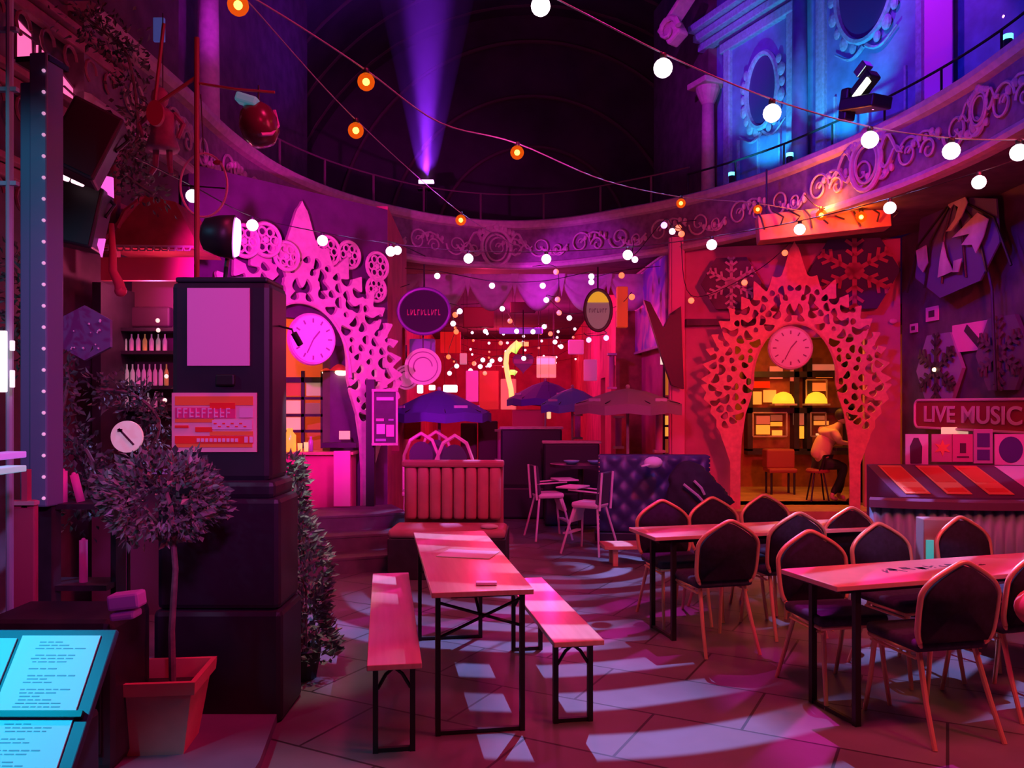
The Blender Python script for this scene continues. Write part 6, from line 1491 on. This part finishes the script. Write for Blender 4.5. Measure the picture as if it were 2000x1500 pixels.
# blue lit sign plate top
plate('blue_plate', 300, 322, 35, 82, 5.8, (.12, .2, .8), 'small blue lit plate high beside the pole', 'sign', .03, es=.25)
# kiosk: roof, lace fringe, fascia, shelves with bottles
kk = thing('bar_kiosk', 'small bar kiosk with a red gable roof and lace fringe behind the pillar', 'kiosk', (-2.98, 6.9, 0)); KY = 6.9; k69 = KY/F
def kx(px): return (px-1000)*k69+2.98
def kz(py): return CH+(HZ-py)*k69
bm = BM(); pr2 = [(kx(208), kz(486)), (kx(400), kz(492)), (kx(352), kz(400)), (kx(292), kz(388))]; prism(bm, pr2, .5, Matrix.Translation((0, -.1, 0))); obj('roof', bm, mat('red_roof', (.30, .04, .06), .6, var=.3), kk)
bm = BM(); tube(bm, [(kx(208), -.13, kz(484)), (kx(250), -.13, kz(440)), (kx(292), -.13, kz(390))], .02, 6); tube(bm, [(kx(246), -.15, kz(452)), (kx(262), -.15, kz(420)), (kx(286), -.15, kz(402))], .022, 6); obj('ridge_trim', bm, mat('crimson_plate'), kk)
bm = BM()
for k in range(12):
    x = kx(222)+k*(kx(378)-kx(222))/11; tube(bm, [(x-.035, -.14, kz(487)), (x-.02, -.14, kz(495)), (x+.02, -.14, kz(495)), (x+.035, -.14, kz(487))], .008, 5)
tube(bm, [(kx(215), -.14, kz(486)), (kx(390), -.14, kz(488))], .01, 5); obj('lace_fringe', bm, M_mold, kk)
bm = BM(); box(bm, ((kx(212)+kx(392))/2, -.1, kz(530)), (kx(392)-kx(212), .06, (552-508)*k69)); obj('fascia', bm, mat('fascia_red', (.65, .10, .16), .7), kk)
bm = BM(); box(bm, ((kx(212)+kx(392))/2, .45, 1.4), (kx(392)-kx(212), .05, 2.8)); obj('back_wall', bm, mat('kiosk_dark', (.10, .03, .06), .8), kk)
for py in (640, 686, 756, 800):
    bm = BM(); box(bm, ((kx(215)+kx(335))/2, .28, kz(py)), (kx(335)-kx(215), .28, .03)); obj('shelf', bm, M_blackw, kk)
bm = BM(); box(bm, (kx(212), .1, 1.35), (.07, .6, 2.7)); obj('side_post', bm, M_blackw, kk)
bm = BM(); box(bm, ((kx(212)+kx(392))/2, -.05, .55), (kx(392)-kx(212), .45, 1.1)); box(bm, ((kx(212)+kx(392))/2, -.1, 1.12), (kx(392)-kx(212)+.05, .55, .05)); obj('counter', bm, mat('plum_paint'), kk)
light('POINT', 'kiosk_lamp', (-2.98, 6.85, 2.62), None, (1, .12, .30), 16, .04)
bshape = [(.8, 0), (1, .04), (1, .60), (.75, .70), (.35, .80), (.32, .98), (.4, 1)]
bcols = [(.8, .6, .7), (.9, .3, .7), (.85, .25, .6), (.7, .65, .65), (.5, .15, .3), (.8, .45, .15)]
names = ['pale', 'pink', 'magenta', 'grey', 'plum', 'amber']; rnd = random.Random(9); cnt = 0
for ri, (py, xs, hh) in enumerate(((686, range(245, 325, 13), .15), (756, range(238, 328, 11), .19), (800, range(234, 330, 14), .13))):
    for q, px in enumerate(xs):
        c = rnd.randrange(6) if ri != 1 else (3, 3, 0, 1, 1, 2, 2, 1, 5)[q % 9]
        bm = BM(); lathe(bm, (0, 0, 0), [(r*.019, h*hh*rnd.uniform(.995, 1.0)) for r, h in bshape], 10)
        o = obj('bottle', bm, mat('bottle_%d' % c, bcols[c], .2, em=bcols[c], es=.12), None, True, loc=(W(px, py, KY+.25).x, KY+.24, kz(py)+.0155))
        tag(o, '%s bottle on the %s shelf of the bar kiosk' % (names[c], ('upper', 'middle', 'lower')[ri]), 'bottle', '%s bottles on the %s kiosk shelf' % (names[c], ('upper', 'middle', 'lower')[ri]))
for i, (px, py) in enumerate(((308, 626), (309, 645), (325, 735), (322, 782))):
    bm = BM(); ball(bm, (0, 0, 0), .018, seg=8); o = obj('pilot_light', bm, emit('peach_dot', (1, .6, .5), 1.2), None, loc=W(px, py, 6.7)); tag(o, 'tiny pale light beside the kiosk shelves, %s' % ('topmost', 'second from top', 'third from top', 'lowest')[i], 'lamp')
# red drooping cloth left of the kiosk fascia
dc = thing('drooping_streamer', 'bright red drooping streamer at the left end of the kiosk fascia', 'streamer', W(228, 545, 6.2))
bm = BM(); tube(bm, [(-.04, 0, .42), (-.03, 0, .2), (-.03, 0, .06), (.02, 0, -.04), (.03, 0, -.09)], .02, 8, r2=.045); ball(bm, (.03, 0, -.09), .045, seg=10); obj('cloth', bm, mat('crimson_cloth', (.8, .06, .15), .7), dc, True)
# round white sign
rs = thing('round_sign', 'small round white sign with a dark diagonal mark in front of the kiosk', 'sign', W(247, 853, 5.2)); k52 = 5.2/F
bm = BM(); prism(bm, circ(31*k52, 32), .02); obj('disc', bm, mat('white_disc', (.92, .85, .88), .5, em=(.8, .5, .6), es=.28), rs)
bm = BM(); box(bm, (.0, -.004, .0), (.012, .006, .14), (0, -.75, 0)); box(bm, (-.04, -.004, .04), (.03, .006, .02)); obj('mark', bm, dk, rs)
bm = BM(); cyl(bm, (0, .03, 0), (0, .03, -1.4), .012, 6); obj('stand', bm, M_black, rs)
# creeping dark foliage in the left middle
def vine(name, label, pts, rad, n, seed, Y):
    t = thing(name, label, 'plant', W(pts[0][0], pts[0][1], Y)); o0 = t.location.copy(); P = [W(px, py, Y)-o0 for px, py in pts]
    bm = BM(); tube(bm, catmull(P, 4), .012, 5); obj('stem', bm, mat('bark'), t)
    def cf(rnd):
        k = rnd.uniform(0, len(P)-1.001); i = int(k); p = P[i].lerp(P[i+1], k-i); d = Vector((rnd.gauss(0, 1), rnd.gauss(0, 1), rnd.gauss(0, 1)))
        return p+d*rad*.5, d.normalized()
    bm = BM(); leaves(bm, cf, n, .055, .014, seed); obj('foliage', bm, M_leaf, t); return t
vine('climbing_plant', 'dark climbing plant hanging left of the kiosk down to the tree', [(20, 500), (60, 560), (30, 680), (130, 720), (120, 830), (180, 900), (150, 1010)], .12, 900, 5, 4.9)
vine('climbing_plant', 'dark foliage under the kiosk shelves around the round white sign', [(190, 760), (260, 770), (310, 820), (290, 880), (210, 930), (180, 990)], .12, 800, 6, 5.5)
vine('climbing_plant', 'dark trailing plant high on the left facade by the pole', [(150, 20), (200, 60), (250, 110), (270, 260), (240, 330), (300, 380)], .14, 800, 8, 6.0)
# bright things at the very left edge
bm = BM(); box(bm, (0, 0, 0), (.05, .02, .30), bev=.005); o = obj('lit_panel', bm, emit('edge_white', (1, .7, .85), 1.6), None, loc=W(3, 706, 4.0)); tag(o, 'bright white lit panel at the left edge of the photo', 'lamp')
for py, h_, lab in ((675, .05, 'small white lamp beside the lit left edge panel, upper'), (740, .085, 'small white lamp beside the lit left edge panel, lower')):
    bm = BM(); box(bm, (0, 0, 0), (.018, .02, h_), bev=.004); o = obj('strip_lamp', bm, emit('edge_white2', (1, .8, .85), 1.0), None, loc=W(24, py, 4.0)); tag(o, lab, 'lamp')
bm = BM(); box(bm, (0, 0, 0), (.09, .2, .028), bev=.004); o = obj('edge_tray', bm, emit('violet_edge', (.45, .12, .9), .5), None, loc=W(6, 890, 3.6)); tag(o, 'violet lit tray edge at the left border', 'tray')
bm = BM(); box(bm, (0, 0, 0), (.09, .2, .028), bev=.004); o = obj('edge_tray', bm, emit('cyan_edge', (.08, .5, .65), .5), None, loc=W(6, 918, 3.6)); tag(o, 'cyan lit tray edge at the left border, under the violet one', 'tray')
# red lower panels, bottles and dark cabinet at lower left
bp_ = thing('panel_screen', 'tall dull red panel screen at the lower left behind the menu stand', 'screen', W(48, 1110, 4.3)); k43 = 4.3/F
bm = BM(); box(bm, (0, 0, 0), (.13, .04, .72), bev=.01); box(bm, (.01, .0, .42), (.03, .04, .2)); obj('board', bm, mat('dull_red', (.42, .06, .13), .7), bp_)
bm = BM(); box(bm, (-.0, -.01, .345), (.14, .05, .02)); obj('rail', bm, M_mold, bp_)
bm = BM(); box(bm, (0, 0, -.55), (.10, .03, .46)); obj('foot', bm, M_black, bp_)
for i, (px, py0, py1, r_, lab) in enumerate(((122, 920, 982, .026, 'short pink candle tube on the dark shelf at the lower left'), (158, 925, 980, .022, 'slanting pink candle right of the short tube'), (163, 1055, 1138, .022, 'tall magenta candle tube under the shelf at the lower left'))):
    a, b = W(px, py1, 4.6), W(px, py0, 4.6); bm = BM(); cyl(bm, (0, 0, 0), (0, 0, b.z-a.z), r_, 14); ball(bm, (0, 0, b.z-a.z), r_*.6, seg=8); o = obj('candle', bm, mat('magenta_wax', (.8, .08, .4), .5, em=(.8, .02, .3), es=.12), None, True, loc=a, rot=(0, -.25 if i == 1 else 0, 0)); tag(o, lab, 'candle')
csx = thing('side_shelf', 'dark shelf unit holding candles at the lower left', 'shelf', (W(150, 1000, 4.6).x, 4.62, .05))
for py in (986, 1142):
    bm = BM(); box(bm, (0, 0, CH+(HZ-py)/F*4.6-.05), (.42, .22, .03)); obj('shelf_board', bm, M_blackw, csx)
for x in (-.2, .2):
    bm = BM(); box(bm, (x, .05, .62), (.03, .12, 1.24)); obj('upright', bm, M_blackw, csx)
dcb = thing('dark_cabinet', 'low black cabinet between the menu stand and the potted tree', 'cabinet', (-2.05, 3.75, .05))
bm = BM(); box(bm, (-.05, .12, .34), (.62, .42, .68), bev=.04); obj('body', bm, M_blackw, dcb)
bm = BM(); box(bm, (-.05, -.10, .36), (.54, .02, .54), bev=.006); obj('door', bm, M_black, dcb)
for (px, py, w_, h_, z0, lab) in ((248, 1172, .14, .07, 0, 'folded violet napkin pack on the black cabinet'), (246, 1200, .11, .035, 0, 'thin violet napkin pack lying under the larger one')):
    bm = BM(); box(bm, (0, 0, 0), (w_, .09, h_), (0, -.12, 0), .012); o = obj('napkin_pack', bm, mat('violet_paper', (.60, .25, .75), .6), None, loc=W(px, py, 3.62)); tag(o, lab, 'napkins')
# bass wall behind the clutter
plate('facade_pillar', 205, 232, 260, 520, 6.9, (.25, .06, .10), 'dark red facade pilaster left of the kiosk roof', 'pillar')
plate('curtain', 190, 336, 600, 640, 7.3, (.06, .02, .05), 'dark curtain inside the kiosk above the bottles', 'curtain')
